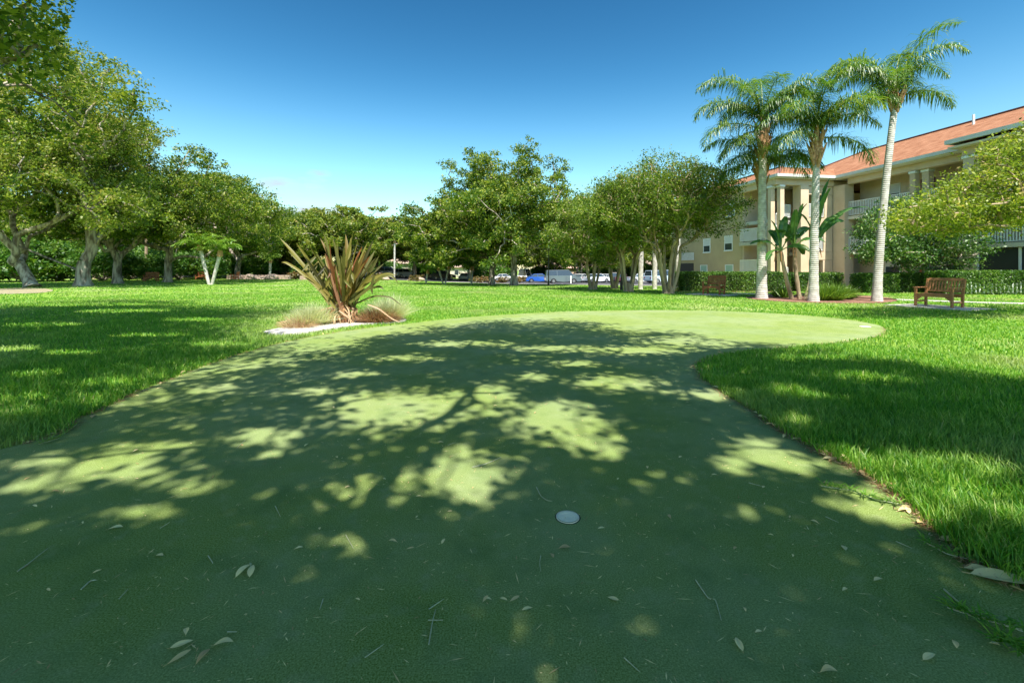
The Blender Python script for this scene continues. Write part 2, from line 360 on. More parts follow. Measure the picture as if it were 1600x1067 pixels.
def smooth_poly(P, k=8):
    P = np.array(P, float); n = len(P); out = []
    for i in range(n):
        p0, p1, p2, p3 = P[i-1], P[i], P[(i+1) % n], P[(i+2) % n]
        for t in np.linspace(0, 1, k, endpoint=False):
            out.append(.5*((2*p1)+(-p0+p2)*t+(2*p0-5*p1+4*p2-p3)*t*t+(-p0+3*p1-3*p2+p3)*t**3))
    return np.array(out)
gpx = [(130, 655), (250, 600), (400, 547), (520, 521), (640, 506), (760, 494), (900, 487), (1050, 485), (1190, 489), (1300, 497), (1365, 507), (1383, 517), (1360, 529),
       (1250, 543), (1140, 553), (1090, 570), (1105, 598), (1175, 645), (1245, 690), (1330, 735), (1400, 785), (1490, 860), (1600, 930)]
G = [tuple(at(*p)[:2]) for p in gpx]
G += [(2.05, 1.3), (2.3, .4), (2.2, -2), (0, -5), (-3.5, -4), (-5.6, -1), (-5.2, 1.5), tuple(at(0, 705)[:2])]
GREEN = smooth_poly(G, 10)
_r = np.random.default_rng(5); GREEN = GREEN+_r.normal(0, .012, GREEN.shape)
flatpoly('putting_green', GREEN, .006, TURF, kind='structure')
def inpoly(P, poly):
    x, y = P[:, 0], P[:, 1]; c = np.zeros(len(P), bool); q = np.roll(poly, 1, 0)
    for (x1, y1), (x2, y2) in zip(poly, q):
        m = ((y1 > y) != (y2 > y)); c ^= m & (x < (x2-x1)*(y-y1)/((y2-y1) if abs(y2-y1) > 1e-12 else 1e-12)+x1)
    return c
GB = smooth_poly([tuple(at(*p)[:2]) for p in [(412, 521), (445, 513), (485, 505), (540, 500), (600, 496), (634, 500), (622, 505), (560, 509.5), (500, 518), (452, 524)]], 6)
flatpoly('gravel_bed', GB, .03, GRAV, kind='structure', edge=.05)
PB = smooth_poly([tuple(at(*p)[:2]) for p in [(1165, 466), (1200, 461), (1260, 459), (1345, 462), (1400, 468), (1380, 474), (1290, 474), (1210, 471)]], 6)
flatpoly('mulch_bed', PB, .02, MULCH, kind='structure')
flatpoly('mulch_strip', [tuple(at(*p)[:2]) for p in [(1050, 457), (1050, 452.5), (1300, 452.5), (1300, 455), (1180, 457)]], .012, MULCH, kind='structure')
OB = smooth_poly([(p[0], p[1]) for p in [tuple(at(-60, 455)[:2]), tuple(at(40, 450)[:2]), tuple(at(82, 453)[:2]), tuple(at(60, 458)[:2]), tuple(at(-40, 460)[:2])]], 6)
flatpoly('bare_soil_patch', OB, .01, DIRT, kind='structure')
PATHS = []
def path(name, pts, wid, dz=.02, mat=CONC):
    P = np.array(pts, float); T = np.gradient(P, axis=0); T /= np.linalg.norm(T, axis=1)[:, None]; Nn = np.stack([-T[:, 1], T[:, 0]], -1)
    poly = np.concatenate([P+Nn*wid/2, (P-Nn*wid/2)[::-1]]); PATHS.append(poly); return flatpoly(name, poly, dz, mat, kind='structure', edge=.06)
path('footpath', [(11.3, 23.4), (13.2, 20.8), (15.2, 18.6), (17.2, 16.6), (20, 15.4), (24, 14.8)][::-1], .75)
# pads under the benches
b1c = Vector((13.68, 14.6)); b2c = Vector((9.75, 22.0))
def pad(name, c, ang, w, d):
    ca, sa = math.cos(ang), math.sin(ang); P = [(c[0]+ca*i*w/2-sa*j*d/2, c[1]+sa*i*w/2+ca*j*d/2) for i, j in ((-1, -1), (1, -1), (1, 1), (-1, 1))]
    PATHS.append(np.array(P)); return flatpoly(name, P, .03, CONC, kind='structure', edge=.08)
B1A, B2A = math.radians(-73+0), math.radians(-50)
pad('concrete_pad', b1c+Vector((-.1, -.05)), B1A, 2.2, 1.5)
pad('concrete_pad', b2c+Vector((-.1, -.1)), B2A, 2.1, 1.4)
# car park and kerbside walk on the slope
def strip(name, x0, x1, y0f, y1f, dz, mat, nx=60, ny=12):
    xs = np.linspace(x0, x1, nx); V = []; 
    for i in range(ny+1):
        yy = y0f(xs)+(y1f(xs)-y0f(xs))*i/ny; V.append(np.stack([xs, yy, gz(xs, yy)+dz], -1))
    V = np.concatenate(V); i = np.arange(ny)[:, None]*nx; j = np.arange(nx-1)[None]
    Q = np.stack([i+j, i+j+1, i+nx+j+1, i+nx+j], -1).reshape(-1, 4)
    return tag(link(name, mesh_arrays(name, V, [Q], mat)), kind='structure')
near = lambda x: np.clip(52-1.15*(x-6), 31, 66)
strip('sidewalk', -10, 30, near, lambda x: near(x)+3.2, .05, CONC)
strip('parking_lot', -70, 45, lambda x: near(x)+3.2, lambda x: 100+0*x, .04, ASPH)
tag(MB().box(-.08, .08, -.08, .08, 0, 1.1).obj('bollard', WHITE, bevel=.01), 'white square bollard on the lawn edge behind the dark van', 'bollard').location = at(892, 443.5)

# ================================================================== LEAVES, GRASS
def leaves(P, size, rng, up=.6, asp=.45, var=.3, a=None, fold=0):
    n = len(P); nr = rng.normal(size=(n, 3)); nr[:, 2] += up*1.2; nr /= np.linalg.norm(nr, axis=1)[:, None]
    t = np.cross(nr, rng.normal(size=(n, 3))); t /= np.linalg.norm(t, axis=1)[:, None]; b = np.cross(nr, t)
    s = (size*(1+var*rng.normal(size=n)).clip(.4, 2))[:, None]
    V = np.stack([P-t*s/2, P+b*s*asp/2-t*s*.08, P+t*s/2, P-b*s*asp/2-t*s*.08], 1).reshape(-1, 3)
    Q = np.arange(n*4).reshape(n, 4)
    return V, Q, (rng.beta(2.2, 2.6, n) if a is None else a)
def fit_leaves(name, mat, parent, V, Q, A):
    return link(name, mesh_arrays(name, V, [Q], mat, A), parent)
def crown_pts(C, rng, n, r, flat=.6, sub=7, subr=.33):
    """leaf positions: every clump is a handful of twigs, every twig a tuft"""
    m = len(C); R = np.broadcast_to(np.asarray(r, float), (m,))
    tw = C[:, None]+rng.normal(size=(m, sub, 3))*np.array([1, 1, flat])*R[:, None, None]*.55
    k = max(1, n//sub)
    P = tw[:, :, None]+rng.normal(size=(m, sub, k, 3))*np.array([1, 1, .7])*(R*subr)[:, None, None, None]
    ton = np.broadcast_to(rng.normal(0, .13, (m, sub))[:, :, None]+rng.normal(0, .06, (m,))[:, None, None], (m, sub, k))
    return P.reshape(-1, 3), ton.reshape(-1)
def grow(base, crotch, C, rng, rbase, alpha=.45, seg=4, wig=.05, k=7, tip=.012, lean=None, pw=.46, leanmid=None):
    """one trunk, limbs that reach every leaf clump; returns an MB"""
    base = np.array(base, float); crotch = np.array(crotch, float)
    nt_ = 7; T = np.linspace(0, 1, nt_)[:, None]; mid = (base+crotch)/2 + (np.array(leanmid) if leanmid is not None else rng.normal(0, .08, 3)*np.linalg.norm(crotch-base)*.5)
    tr = (1-T)**2*base+2*T*(1-T)*mid+T**2*crotch
    nodes = [tuple(p) for p in tr]; par = [-1]+list(range(nt_-1)); dist = [0]
    for i in range(1, nt_): dist.append(dist[-1]+np.linalg.norm(tr[i]-tr[i-1]))
    P = np.zeros((nt_+len(C)*seg+5, 3)); P[:nt_] = tr; D = np.zeros(len(P)); D[:nt_] = dist; pr = np.full(len(P), -1); pr[:nt_] = par
    n = nt_; chains = []; order = np.argsort(np.linalg.norm(C-crotch, axis=1)); lo = max(2, nt_-4)
    for ci in order:
        c = C[ci]; d = np.linalg.norm(P[lo:n]-c, axis=1)+alpha*D[lo:n]
        up = (P[lo:n, 2]-c[2]).clip(0)*.5
        j = lo+int(np.argmin(d+up)); p = P[j]; q = pr[j]
        dirp = p-P[q] if q >= 0 else np.array([0, 0, 1.]); dirp /= np.linalg.norm(dirp)+1e-9
        ln = np.linalg.norm(c-p); m1 = p+dirp*ln*.35; ch = [j]; prev = j
        nseg = seg if ln > .6 else 2
        for s_ in range(1, nseg+1):
            t = s_/nseg; x = (1-t)**2*p+2*t*(1-t)*m1+t*t*c
            if s_ < nseg: x = x+rng.normal(0, wig*ln, 3)
            P[n] = x; pr[n] = prev; D[n] = D[prev]+np.linalg.norm(x-P[prev]); prev = n; ch.append(n); n += 1
        chains.append(ch)
    fl = np.zeros(n)
    for ch in chains: fl[ch[-1]] += 1
    for i in range(n-1, 0, -1):
        if pr[i] >= 0: fl[pr[i]] += fl[i]
    tot = fl[nt_-1] if fl[nt_-1] > 0 else len(C)
    r = tip+(rbase*.8-tip)*(fl/max(tot, 1))**pw
    mb = MB()
    rt = np.array([rbase*(1.32-.5*min(1, i/2)) if i < 2 else rbase*(1.0-.2*i/nt_) for i in range(nt_)])
    rt[0] = rbase*1.45; rt[1] = rbase*1.06
    mb.tube(tr, rt, 14)
    for ch in chains:
        rr = r[ch].copy(); rr[0] = min(rr[0], rr[1]*1.15); pts = P[ch]
        big = rr[1] > rbase*.22
        if len(pts) > 2 and big:
            # resample for smooth heavy limbs
            tt = np.linspace(0, len(pts)-1, len(pts)*3-2); i0 = np.floor(tt).astype(int).clip(0, len(pts)-2); f = (tt-i0)[:, None]
            pa = pts[np.maximum(i0-1, 0)]; pb = pts[i0]; pc = pts[i0+1]; pd = pts[np.minimum(i0+2, len(pts)-1)]
            pts2 = .5*((2*pb)+(-pa+pc)*f+(2*pa-5*pb+4*pc-pd)*f**2+(-pa+3*pb-3*pc+pd)*f**3); rr = np.interp(tt, np.arange(len(rr)), rr); pts = pts2
        mb.tube(pts, rr, 9 if big else (6 if rr[1] > .05 else 4), cap=False)
    return mb
def dome(rng, c, rad, n, inner=.5, lowcut=-.55, lump=.16, mind=0, keep=None):
    out = []; tries = 0; ph = rng.uniform(0, 6.28, 6)
    while len(out) < n and tries < n*60:
        tries += 1; d = rng.normal(size=3); d /= np.linalg.norm(d)
        if d[2] < lowcut: continue
        az = math.atan2(d[1], d[0]); lm = 1+lump*(math.sin(3*az+ph[0])+math.sin(5*az+ph[1]+2*d[2])+math.sin(4*d[2]*2+ph[2]))*.6
        f = (inner+(1-inner)*rng.uniform()**.6)*lm
        p = np.array(c)+d*np.array(rad)*f
        if mind and out and min(np.linalg.norm(np.array(out)-p, axis=1)) < mind: continue
        if keep and not keep(p): continue
        out.append(p)
    return np.array(out)
def proj(P):
    d = np.maximum(P[:, 1], .01); return 800+F*P[:, 0]/d, HZ-F*(P[:, 2]-CH)/d
def tree(name, label, cat, base, crotch, C, seed, rb, nleaf, lsize, cr, mat, bark=BARK, group=None, filt=None, up=.6, asp=.5, flat=.6, sub=7, trunkname='trunk', subr=.33, tip=.012, alpha=.45, toneadd=0, pw=.46, leanmid=None, wig=.05):
    rng = np.random.default_rng(seed); base = np.array(base, float)
    t = thing(name, label, cat, tuple(base), 0, group)
    mb = grow(base, crotch, C, rng, rb, tip=tip, alpha=alpha, pw=pw, leanmid=leanmid, wig=wig)
    mb.V = [v-base for v in mb.V]
    mb.obj(trunkname, bark, t, smooth=True)
    P, ton = crown_pts(C, rng, nleaf, cr, flat, sub, subr)
    if filt is not None: k = filt(P); P, ton = P[k], ton[k]
    V, Q, A = leaves(P, lsize, rng, up, asp); A = (A+ton+toneadd).clip(0, 1)
    fit_leaves('crown', mat, t, V-base, Q, A)
    return t

# ---- the two oaks behind the camera whose shade lies over the green: leaves are left out where the sun comes through
LIT = [(620, 640, 78, 24), (575, 632, 25, 12), (765, 620, 36, 18), (880, 662, 66, 22), (925, 690, 34, 18), (868, 640, 30, 12), (960, 598, 52, 11), (740, 752, 48, 32), (712, 712, 20, 16), (690, 745, 18, 20), (548, 772, 34, 24),
       (625, 757, 18, 20), (420, 684, 42, 11), (432, 708, 22, 9), (180, 742, 105, 17), (95, 722, 80, 10), (225, 705, 60, 11), (200, 802, 55, 12), (60, 770, 60, 10), (1190, 705, 40, 16), (1145, 730, 32, 16), (1235, 728, 36, 12), (955, 716, 14, 8),
       (335, 610, 24, 5), (1235, 665, 24, 8), (640, 560, 40, 5), (560, 585, 30, 5), (500, 612, 25, 5), (830, 590, 20, 6), (1000, 548, 60, 5), (1080, 535, 60, 6), (870, 545, 50, 4), (720, 538, 50, 4),
       (900, 570, 26, 4), (1250, 620, 35, 8), (1360, 590, 60, 7), (1470, 735, 110, 26), (1400, 800, 70, 30), (1540, 800, 120, 32), (1340, 725, 30, 16), (1280, 560, 60, 4), (700, 640, 14, 22), (1100, 620, 40, 6), (35, 830, 30, 8)]
LW = []
for px, py, rx, ry in LIT:
    g = at(px, py); LW.append((g.x, g.y, rx*g.y/F, ry*g.y**2/(F*CH)))
LW = np.array(LW); SOFT = []
for px, py, rx, ry in [(1125, 988, 45, 20), (940, 862, 30, 16), (1000, 985, 30, 20), (560, 850, 60, 20), (1180, 805, 60, 14), (300, 770, 60, 16), (480, 905, 40, 12), (1050, 745, 50, 12)]:
    g = at(px, py); SOFT.append((g.x, g.y, rx*g.y/F, ry*g.y**2/(F*CH)))
SHP = np.array([tuple(at(*p)[:2]) for p in [(-400, 720), (-100, 690), (60, 668), (230, 622), (330, 585), (440, 563), (560, 535), (640, 520), (700, 508), (830, 500), (930, 504), (960, 520), (1080, 524), (1180, 538), (1240, 553), (1330, 550), (1400, 575),
                                             (1600, 588), (2100, 600)]]+[(9.5, 2.5), (8, -6), (-8, -7)])
def shade_filter(P, rng):
    g = P[:, :2]-S[:2]*(P[:, 2]/S[2])[:, None]
    ok = inpoly(g+rng.normal(0, 1, g.shape)*(.03+.028*np.abs(g[:, 1:2]))+.25*np.stack([np.sin(g[:, 1]*4.1), np.sin(g[:, 0]*3.7)+.6*np.sin(g[:, 0]*9)], -1), SHP)
    for x, y, a, b in LW:
        q = ((g[:, 0]-x)/a)**2+((g[:, 1]-y)/b)**2
        u_ = (g[:, 0]-x)/a; v_ = (g[:, 1]-y)/b; ok &= ~((q < .92+.35*np.sin(3.1*u_+x*7)*np.sin(2.7*v_+y*5)+.16*np.sin(8*u_+v_*5+x)+rng.uniform(-.4, .3, len(q))) & (rng.uniform(0, 1, len(q)) > .06)); ok &= ~((q < 2.8) & (rng.uniform(0, 1, len(q)) < .62))
    for sx_, sy_, a, b in SOFT: ok &= ~((((g[:, 0]-sx_)/a)**2+((g[:, 1]-sy_)/b)**2 < rng.uniform(.2, 1.6, len(g))) & (rng.uniform(0, 1, len(g)) < .9))
    px, py = proj(P); vis = (P[:, 1] > .3) & (px > -150) & (px < 1750) & (py > -70)
    return ok & ~vis
rg = np.random.default_rng(11)
def shade_clumps(n, box, zr, keep):
    out = []
    while len(out) < n:
        g = np.array([rg.uniform(box[0], box[1]), rg.uniform(box[2], box[3])]); z = rg.uniform(*zr)
        if not keep(g): continue
        p = np.array([g[0]+S[0]*z/S[2], g[1]+S[1]*z/S[2], z])
        a, b = proj(p[None]);
        if p[1] > .2 and -250 < a[0] < 1850 and b[0] > -160: continue
        if out and min(np.linalg.norm(np.array(out)-p, axis=1)) < .32: continue
        out.append(p)
    return np.array(out)
C1 = shade_clumps(640, (-8, 5.2, -5, 10.8), (6.4, 10.2), lambda g: inpoly(g[None], SHP)[0])
C2 = shade_clumps(260, (3.5, 11.5, -4, 7.2), (6.0, 9.2), lambda g: inpoly(g[None], SHP)[0] and g[0] > 3.4)
C1 = np.concatenate([C1, shade_clumps(170, (-6.5, 3.5, -3, 3.3), (5.5, 10), lambda g: True)])
r1 = np.random.default_rng(2)
tree('oak_tree', 'spreading oak just behind the viewpoint, only its shade on the green shows', 'tree', (1.7, -2.6, 0), (1.3, -2.0, 4.2), C1, 1, .22, 330, .13, 1.0, OAKD, filt=lambda P: shade_filter(P, r1), alpha=.3, tip=.010, pw=.62)
tree('oak_tree', 'oak to the right of the viewpoint that shades the right-hand grass', 'tree', (9.6, -3.2, 0), (9.2, -2.6, 3.6), C2, 3, .20, 330, .12, .95, OAKD, filt=lambda P: shade_filter(P, r1), alpha=.3, tip=.010, pw=.62)
def off_right(P):
    px, py = proj(P); return (P[:, 1] < .5) | (px > 1635)

# ---- near oak at the upper left
def keepL(p):
    a, b = proj(p[None]); a = a[0]; b = b[0]
    if p[1] <= .5: return True
    lim = np.interp(b, [-300, -60, 0, 60, 110, 200, 300, 400], [70, 66, 100, 72, 90, 135, 110, 40])
    return (a < lim) or (b < -90)
rl = np.random.default_rng(21)
CL = dome(rl, (-12.0, 5.5, 7.2), (7.8, 8.0, 4.2), 430, .35, -.75, mind=.45, keep=keepL)
LIT2 = []
for px, py, rx, ry in [(140, 476, 110, 3), (190, 486, 80, 3), (60, 508, 75, 3.5), (230, 524, 70, 3), (20, 546, 50, 4), (110, 553, 50, 3.5), (300, 500, 50, 3), (60, 585, 40, 5), (170, 600, 60, 5), (30, 625, 50, 5), (120, 648, 60, 6), (20, 670, 60, 8), (340, 540, 50, 4)]:
    g = at(px, py); LIT2.append((g.x, g.y, rx*g.y/F, ry*g.y**2/(F*CH)))
SHL = np.array([tuple(at(*p)[:2]) for p in [(-500, 466), (0, 466), (180, 462), (330, 474), (400, 492), (350, 515), (395, 535), (330, 562), (230, 602), (130, 645), (0, 668), (-500, 720)]])
CL2 = shade_clumps(380, (-16, -3, 3.0, 19), (6.2, 11), lambda g: inpoly(g[None], SHL)[0])
r2 = np.random.default_rng(23)
def left_filter(P):
    px, py = proj(P); ok = ~((P[:, 1] > .5) & (py > -90) & (px > np.interp(py, [-300, -60, 0, 60, 110, 200, 300, 400], [95, 92, 124, 98, 116, 168, 140, 80])))
    g = P[:, :2]-S[:2]*(P[:, 2]/S[2])[:, None]
    for x, y, a, b in LIT2: ok &= ~(((g[:, 0]-x)/a)**2+((g[:, 1]-y)/b)**2 < r2.uniform(.6, 1.2, len(g)))
    return ok
CL = np.concatenate([CL, CL2])
tree('oak_tree', 'near oak filling the upper left corner, hanging branches with sunlit leaves', 'tree', (-12.5, 4.5, 0), (-12.2, 5, 3.0), CL, 22, .42, 300, .115, .95, OAK, filt=left_filter, alpha=.4, flat=.45, toneadd=.10)

# ---- oaks of the left row
def oak(label, base, h, R, seed, rb, crot=3.0, n=240, nleaf=260, ls=.17, mat=OAK, cx=(0, 0), low=.32, lean=(0, 0), group=None, inner=.45, cr=None, lump=.2, keep=None, name='oak_tree', bark=BARK, lowcut=-.7, leanmid=None, toneadd=0):
    rng = np.random.default_rng(seed); b = np.array([base[0], base[1], base[2]-.05]); zc = b[2]+h*(low+(1-low)*.48); rz_ = h*(1-low)*.52
    c = (b[0]+cx[0], b[1]+cx[1], zc); C = dome(rng, c, (R, R, rz_), n, inner, lowcut, lump, mind=R*.1, keep=keep)
    return tree(name, label, 'tree', b, (b[0]+lean[0], b[1]+lean[1], b[2]+crot), C, seed+1, rb, int(nleaf*1.25), ls, cr or R*.125, mat, bark, group, alpha=.42, tip=.025, flat=.5, sub=9, subr=.24, leanmid=leanmid, toneadd=toneadd, wig=.07)
GR = 'live oaks along the edges of the lawn'
oak('leaning pale-trunked oak leftmost in the row, branching low over bare soil', at(50, 449), 12.5, 7.5, 31, .36, 1.7, 260, 260, .17, OAK, cx=(-1.5, 1), low=.30, lean=(-1.1, .2), group=GR)
oak('tallest oak on the left with a thick gnarled pale trunk', at(130, 447), 17.0, 8.6, 33, .47, 1.9, 380, 300, .19, OAKY, cx=(-3.6, -1), low=.25, lean=(.1, 0), group=GR, lump=.42)
oak('small twin-stemmed oak behind the thick gnarled trunk', at(184, 443.5), 9, 5, 35, .35, 2.0, 120, 220, .2, OAK, group=GR)
oak('broad round oak with dark limbs beside the slatted chair on the left', at(262, 441.5), 11.3, 8.3, 37, .34, 2.0, 300, 280, .21, OAK, cx=(1.2, 1), low=.27, group=GR)
proto_far = oak('dark-limbed oak behind the stone wall on the left', atd(372, 66), 10.6, 7.6, 39, .42, 2.0, 200, 200, .3, OAK, low=.24, group=GR)
proto_big = None
oak('tall double-topped oak in the middle distance, its pale trunk forking high', at(803, 446.5), 11.9, 7.5, 41, .36, 3.0, 330, 250, .23, OAK, cx=(-.4, 0), low=.2, group=GR, inner=.4, lump=.30)
oak('darker oak leaning beside the tall forked oak, its base hidden in shade', at(768, 445.5), 8.6, 6.6, 43, .34, 1.9, 220, 220, .25, OAK, cx=(-2.2, 1), low=.2, group=GR, lump=.25)
proto_f2 = oak('oak at the far end of the lawn behind the small single palm', atd(648, 82), 9.9, 7.5, 45, .40, 2.6, 190, 200, .33, OAKY, low=.22, group=GR)
GW = 'trees of the far wood behind the lawn'
far = [(-70, 66, 0, 1.1, 5.2, 'far oak beyond the leftmost trunk at the picture edge'), (20, 70, 1, 1.1, 2.6, 'far oak behind the leaning pale-trunked oak'), (95, 64, 0, 1.0, 1.4, 'far oak between the two big left trunks'), (170, 72, 1, 1.05, 3.6, 'far oak behind the twin-stemmed oak'), (235, 70, 0, 1.0, .9, 'far oak above the slatted chair'), (300, 72, 0, 1.15, 1.0, 'far oak filling the gap right of the broad round oak'), (432, 78, 1, 1.02, 2.1, 'far oak under the small white cloud'), (330, 92, 1, 1.15, 4.0, 'pale oak crown just above the young twin palm'),
       (490, 82, 0, 1.05, 3.1, 'far oak behind the left half of the spiky flax'), (545, 76, 1, 1.2, .7, 'feathery oak rising above the right half of the spiky flax'),
       (592, 84, 0, .95, 5.0, 'dark oak above the far silver car'), (700, 88, 0, 1.05, 1.7, 'far oak directly behind the bright twin palm'), (735, 78, 1, .95, 2.7, 'golden oak low at the left foot of the tall forked oak'),
       (868, 92, 1, 1.0, .3, 'far oak over the blue sedan'), (905, 84, 0, .92, 4.6, 'far oak above the red car'), (955, 88, 1, 1.0, 3.3, 'far oak behind the leftmost crape myrtle'), (1020, 96, 0, 1.05, 2.2, 'far oak seen between the myrtle trunks'), (1085, 90, 1, .95, 1.2, 'far oak hidden behind the large crape myrtle'),
       (400, 100, 0, 1.1, .4, 'distant oak left of the flax above the far lawn edge'), (560, 105, 0, 1.2, 5.5, 'most distant oak behind the spiky flax'), (640, 108, 0, 1.15, 4.4, 'distant oak above the pale far house'), (800, 108, 0, 1.1, 2.9, 'distant oak behind the trunks of the tall forked oak')]
for px, d, k, s, rz, lab in far:
    dup(proto_f2 if k else proto_far, atd(px, d)-Vector((0, 0, .1)), rz, lab, (s, s, s*np.interp(px, [300, 1100], [1.0, .98])), GW)
# ---- shrubs of the understorey
rs = np.random.default_rng(51)
def shrub_obj(name, label, loc, R, h, n, nl, ls, mat, seed, group=None):
    rng = np.random.default_rng(seed); C = dome(rng, (0, 0, h*.5), (R, R, h*.5), n, .4, -.8, .2)
    t = thing(name, label, 'shrub', loc, 0, group)
    mb = MB()
    for c in C[::3]: mb.tube([(0, 0, 0), c*.5+rng.normal(0, .1, 3)*.5, c], [.05, .03, .01], 4, False)
    mb.obj('stem', BARK, t)
    P, ton = crown_pts(C, rng, nl, R*.25); P[:, 2] = np.abs(P[:, 2]); V, Q, A = leaves(P, ls, rng, .5, .5); fit_leaves('foliage', mat, t, V, Q, (A+ton).clip(0, 1)); return t
sh = shrub_obj('shrub', 'dense dark green shrub under the oaks at the far left', atd(-30, 47), 3.4, 4.6, 90, 130, .3, SHR, 52, 'shrubs under the left oaks')
SL = ['shrub behind the leaning pale-trunked oak', 'shrub in the gap between the two big left trunks', 'shrub touching the thick gnarled trunk on its right', 'shrub behind the twin-stemmed oak', 'shrub left of the slatted chair', 'shrub behind the broad round oak trunk',
      'shrub left of the young twin palm', 'shrub just above the stone wall', 'shrub behind the reddish bench', 'shrub beside the small pink house', 'shrub right of the small pink house', 'low shrub seen through the left leaves of the flax']
for i, (px, d, s) in enumerate([(40, 46, 1), (92, 50, .95), (160, 49, .85), (205, 58, .95), (228, 52, .7), (280, 56, .8), (312, 60, .75), (355, 68, .6), (395, 70, .8), (425, 74, .6), (478, 72, .55), (505, 74, .7)]):
    dup(sh, atd(px, d), rs.uniform(0, 6.28), SL[i], (s*1.1, s*1.1, s))
for i, (px, d, s, lab) in enumerate([(600, 96, .9, 'hedge-like shrub behind the far silver car'), (668, 98, 1, 'shrub behind the dark far car'), (760, 96, 1, 'shrub low behind the darker leaning oak'), (850, 99, .9, 'shrub behind the blue sedan'),
                                     (930, 99, 1, 'shrub behind the white cars'), (1000, 97, 1, 'shrub behind the silver car'), (1060, 92, 1.1, 'shrub at the end of the car park by the building')]):
    dup(sh, atd(px, d), i*1.3, lab, (s*1.5, s, s*.8), 'shrubs behind the car park')

# ---- crape myrtles
def myrtle(label, base, h, R, seed, nst=5, n=200, nleaf=170, ls=.12, mat=MYR, low=.36, cx=0):
    rng = np.random.default_rng(seed); t = thing('crape_myrtle', label, 'tree', base, 0, 'crape myrtles at the lawn edge')
    C = dome(rng, (cx, 0, h*(low+(1-low)*.5)), (R, R*.9, h*(1-low)*.5), n, .4, -.9, .22, mind=.3)
    ang = np.arctan2(C[:, 1], C[:, 0]-cx); k = ((ang+math.pi)/(2*math.pi)*nst).astype(int).clip(0, nst-1)
    mb = MB()
    for i in range(nst):
        a = -math.pi+(i+.5)*2*math.pi/nst; b = np.array([math.cos(a)*.16, math.sin(a)*.16, 0])
        sub = C[k == i]
        if not len(sub): continue
        cr = np.array([math.cos(a)*h*.085, math.sin(a)*h*.085, h*.30])
        g = grow(b, cr, sub, rng, .085, alpha=.5, tip=.012, wig=.04, pw=.45); g_V = np.concatenate(g.V)
        for kk in g.F: mb.F.setdefault(kk, []).extend([f+mb.n for f in g.F[kk]]); mb.A.setdefault(kk, []).extend(g.A[kk])
        mb.V.append(g_V); mb.n += len(g_V)
    mb.lathe([(.34, -.02), (.27, .12), (.20, .35), (.1, .5), (.001, .55)], 14)
    mb.obj('trunk', BARKG, t, smooth=True)
    P, ton = crown_pts(C, rng, nleaf, R*.16, .7); V, Q, A = leaves(P, ls, rng, .35, .5); fit_leaves('crown', mat, t, V, Q, (A+ton).clip(0, 1))
    return t
myrtle('largest crape myrtle, many pale stems, standing left of the small bench', at(1044, 459), 6.9, 3.1, 61, 6, 330, 170, .10)
myrtle('middle crape myrtle with a stout single butt beside the black lamp post', at(982, 456), 6.0, 2.6, 63, 4, 240, 200, .11)
myrtle('thin-stemmed leftmost crape myrtle in front of the white cars', at(926, 452.5), 5.7, 2.7, 65, 5, 210, 190, .12, MYR, low=.3, cx=-.2)
myrtle('crape myrtle behind the middle one, its crown between the other two', atd(960, 33), 7.2, 3.0, 67, 4, 200, 190, .13, MYR, low=.34)

# ---- palms
def frond(rng, length, rise, droop, side=0, nl=70, ll=.55, lw=.032, hang=.8, mat=PALM, tone=0, name='frond', parent=None, az=0, base=(0, 0, 0), ragged=.15, plume=1.0):
    """one feather leaf: arching rachis with hanging leaflets; built along +x then turned to az"""
    s = np.linspace(0, 1, 22); th = rise-(rise+droop)*s**1.7
    dx = np.cos(th)*length/21; dz = np.sin(th)*length/21
    X = np.concatenate([[0], np.cumsum(dx)[:-1]]); Z = np.concatenate([[0], np.cumsum(dz)[:-1]]); Y = side*s**2*length*.25
    P = np.stack([X, Y, Z], -1); mb = MB(); mb.tube(P, .022*(1-s*.85)+.004, 5, a=.75)
    tt = np.linspace(.10, .995, nl); i0 = (tt*21).astype(int).clip(0, 20); f = (tt*21-i0)[:, None]; Q = P[i0]*(1-f)+P[i0+1]*f
    T = P[i0+1]-P[i0]; T /= np.linalg.norm(T, axis=1)[:, None]
    sidev = np.cross(T, [0, 0, 1.]); sidev /= np.linalg.norm(sidev, axis=1)[:, None]; upv = np.cross(sidev, T)
    Ls = ll*np.sin(np.pi*(tt*.80+.16))**.7
    allV = []; allQ = []; A = []; n = 0
    for sg in (-1, 1):
        e = rng.normal(0, .35*plume, nl); l = Ls*(1+rng.normal(0, ragged, nl))
        d0 = sidev*sg*np.cos(e)[:, None]+upv*np.sin(e)[:, None]*1.0+T*.45+rng.normal(0, .1, (nl, 3)); d0 /= np.linalg.norm(d0, axis=1)[:, None]
        p = Q.copy(); wv = np.cross(d0, [0, 0, 1.]); wv /= np.linalg.norm(wv, axis=1)[:, None]+1e-6
        pts = [p]; d = d0
        for q in range(3):
            p = p+d*(l/3)[:, None]; pts.append(p); d = d+np.array([0, 0, -1])*hang*(.6+.5*q); d = d/np.linalg.norm(d, axis=1)[:, None]
        ww = [lw*.6, lw, lw*.75, lw*.1]
        for q in range(4):
            allV.append(pts[q]-wv*ww[q]/2); allV.append(pts[q]+wv*ww[q]/2)
        for q in range(3):
            a_ = n+q*2*nl+np.arange(nl); b_ = a_+nl; c_ = b_+nl; dd = c_+nl; allQ.append(np.stack([a_, b_, dd, c_], -1))
            A.append((rng.beta(2.2, 3, nl)+tone).clip(0, 1))
        n += 8*nl
    mb.add(np.concatenate(allV), [np.concatenate(allQ)], np.concatenate(A))
    V = np.concatenate(mb.V); R = np.array([[math.cos(az), -math.sin(az), 0], [math.sin(az), math.cos(az), 0], [0, 0, 1]])
    V = V@R.T+np.array(base); mb.V = [V]
    return mb.obj(name, mat, parent)
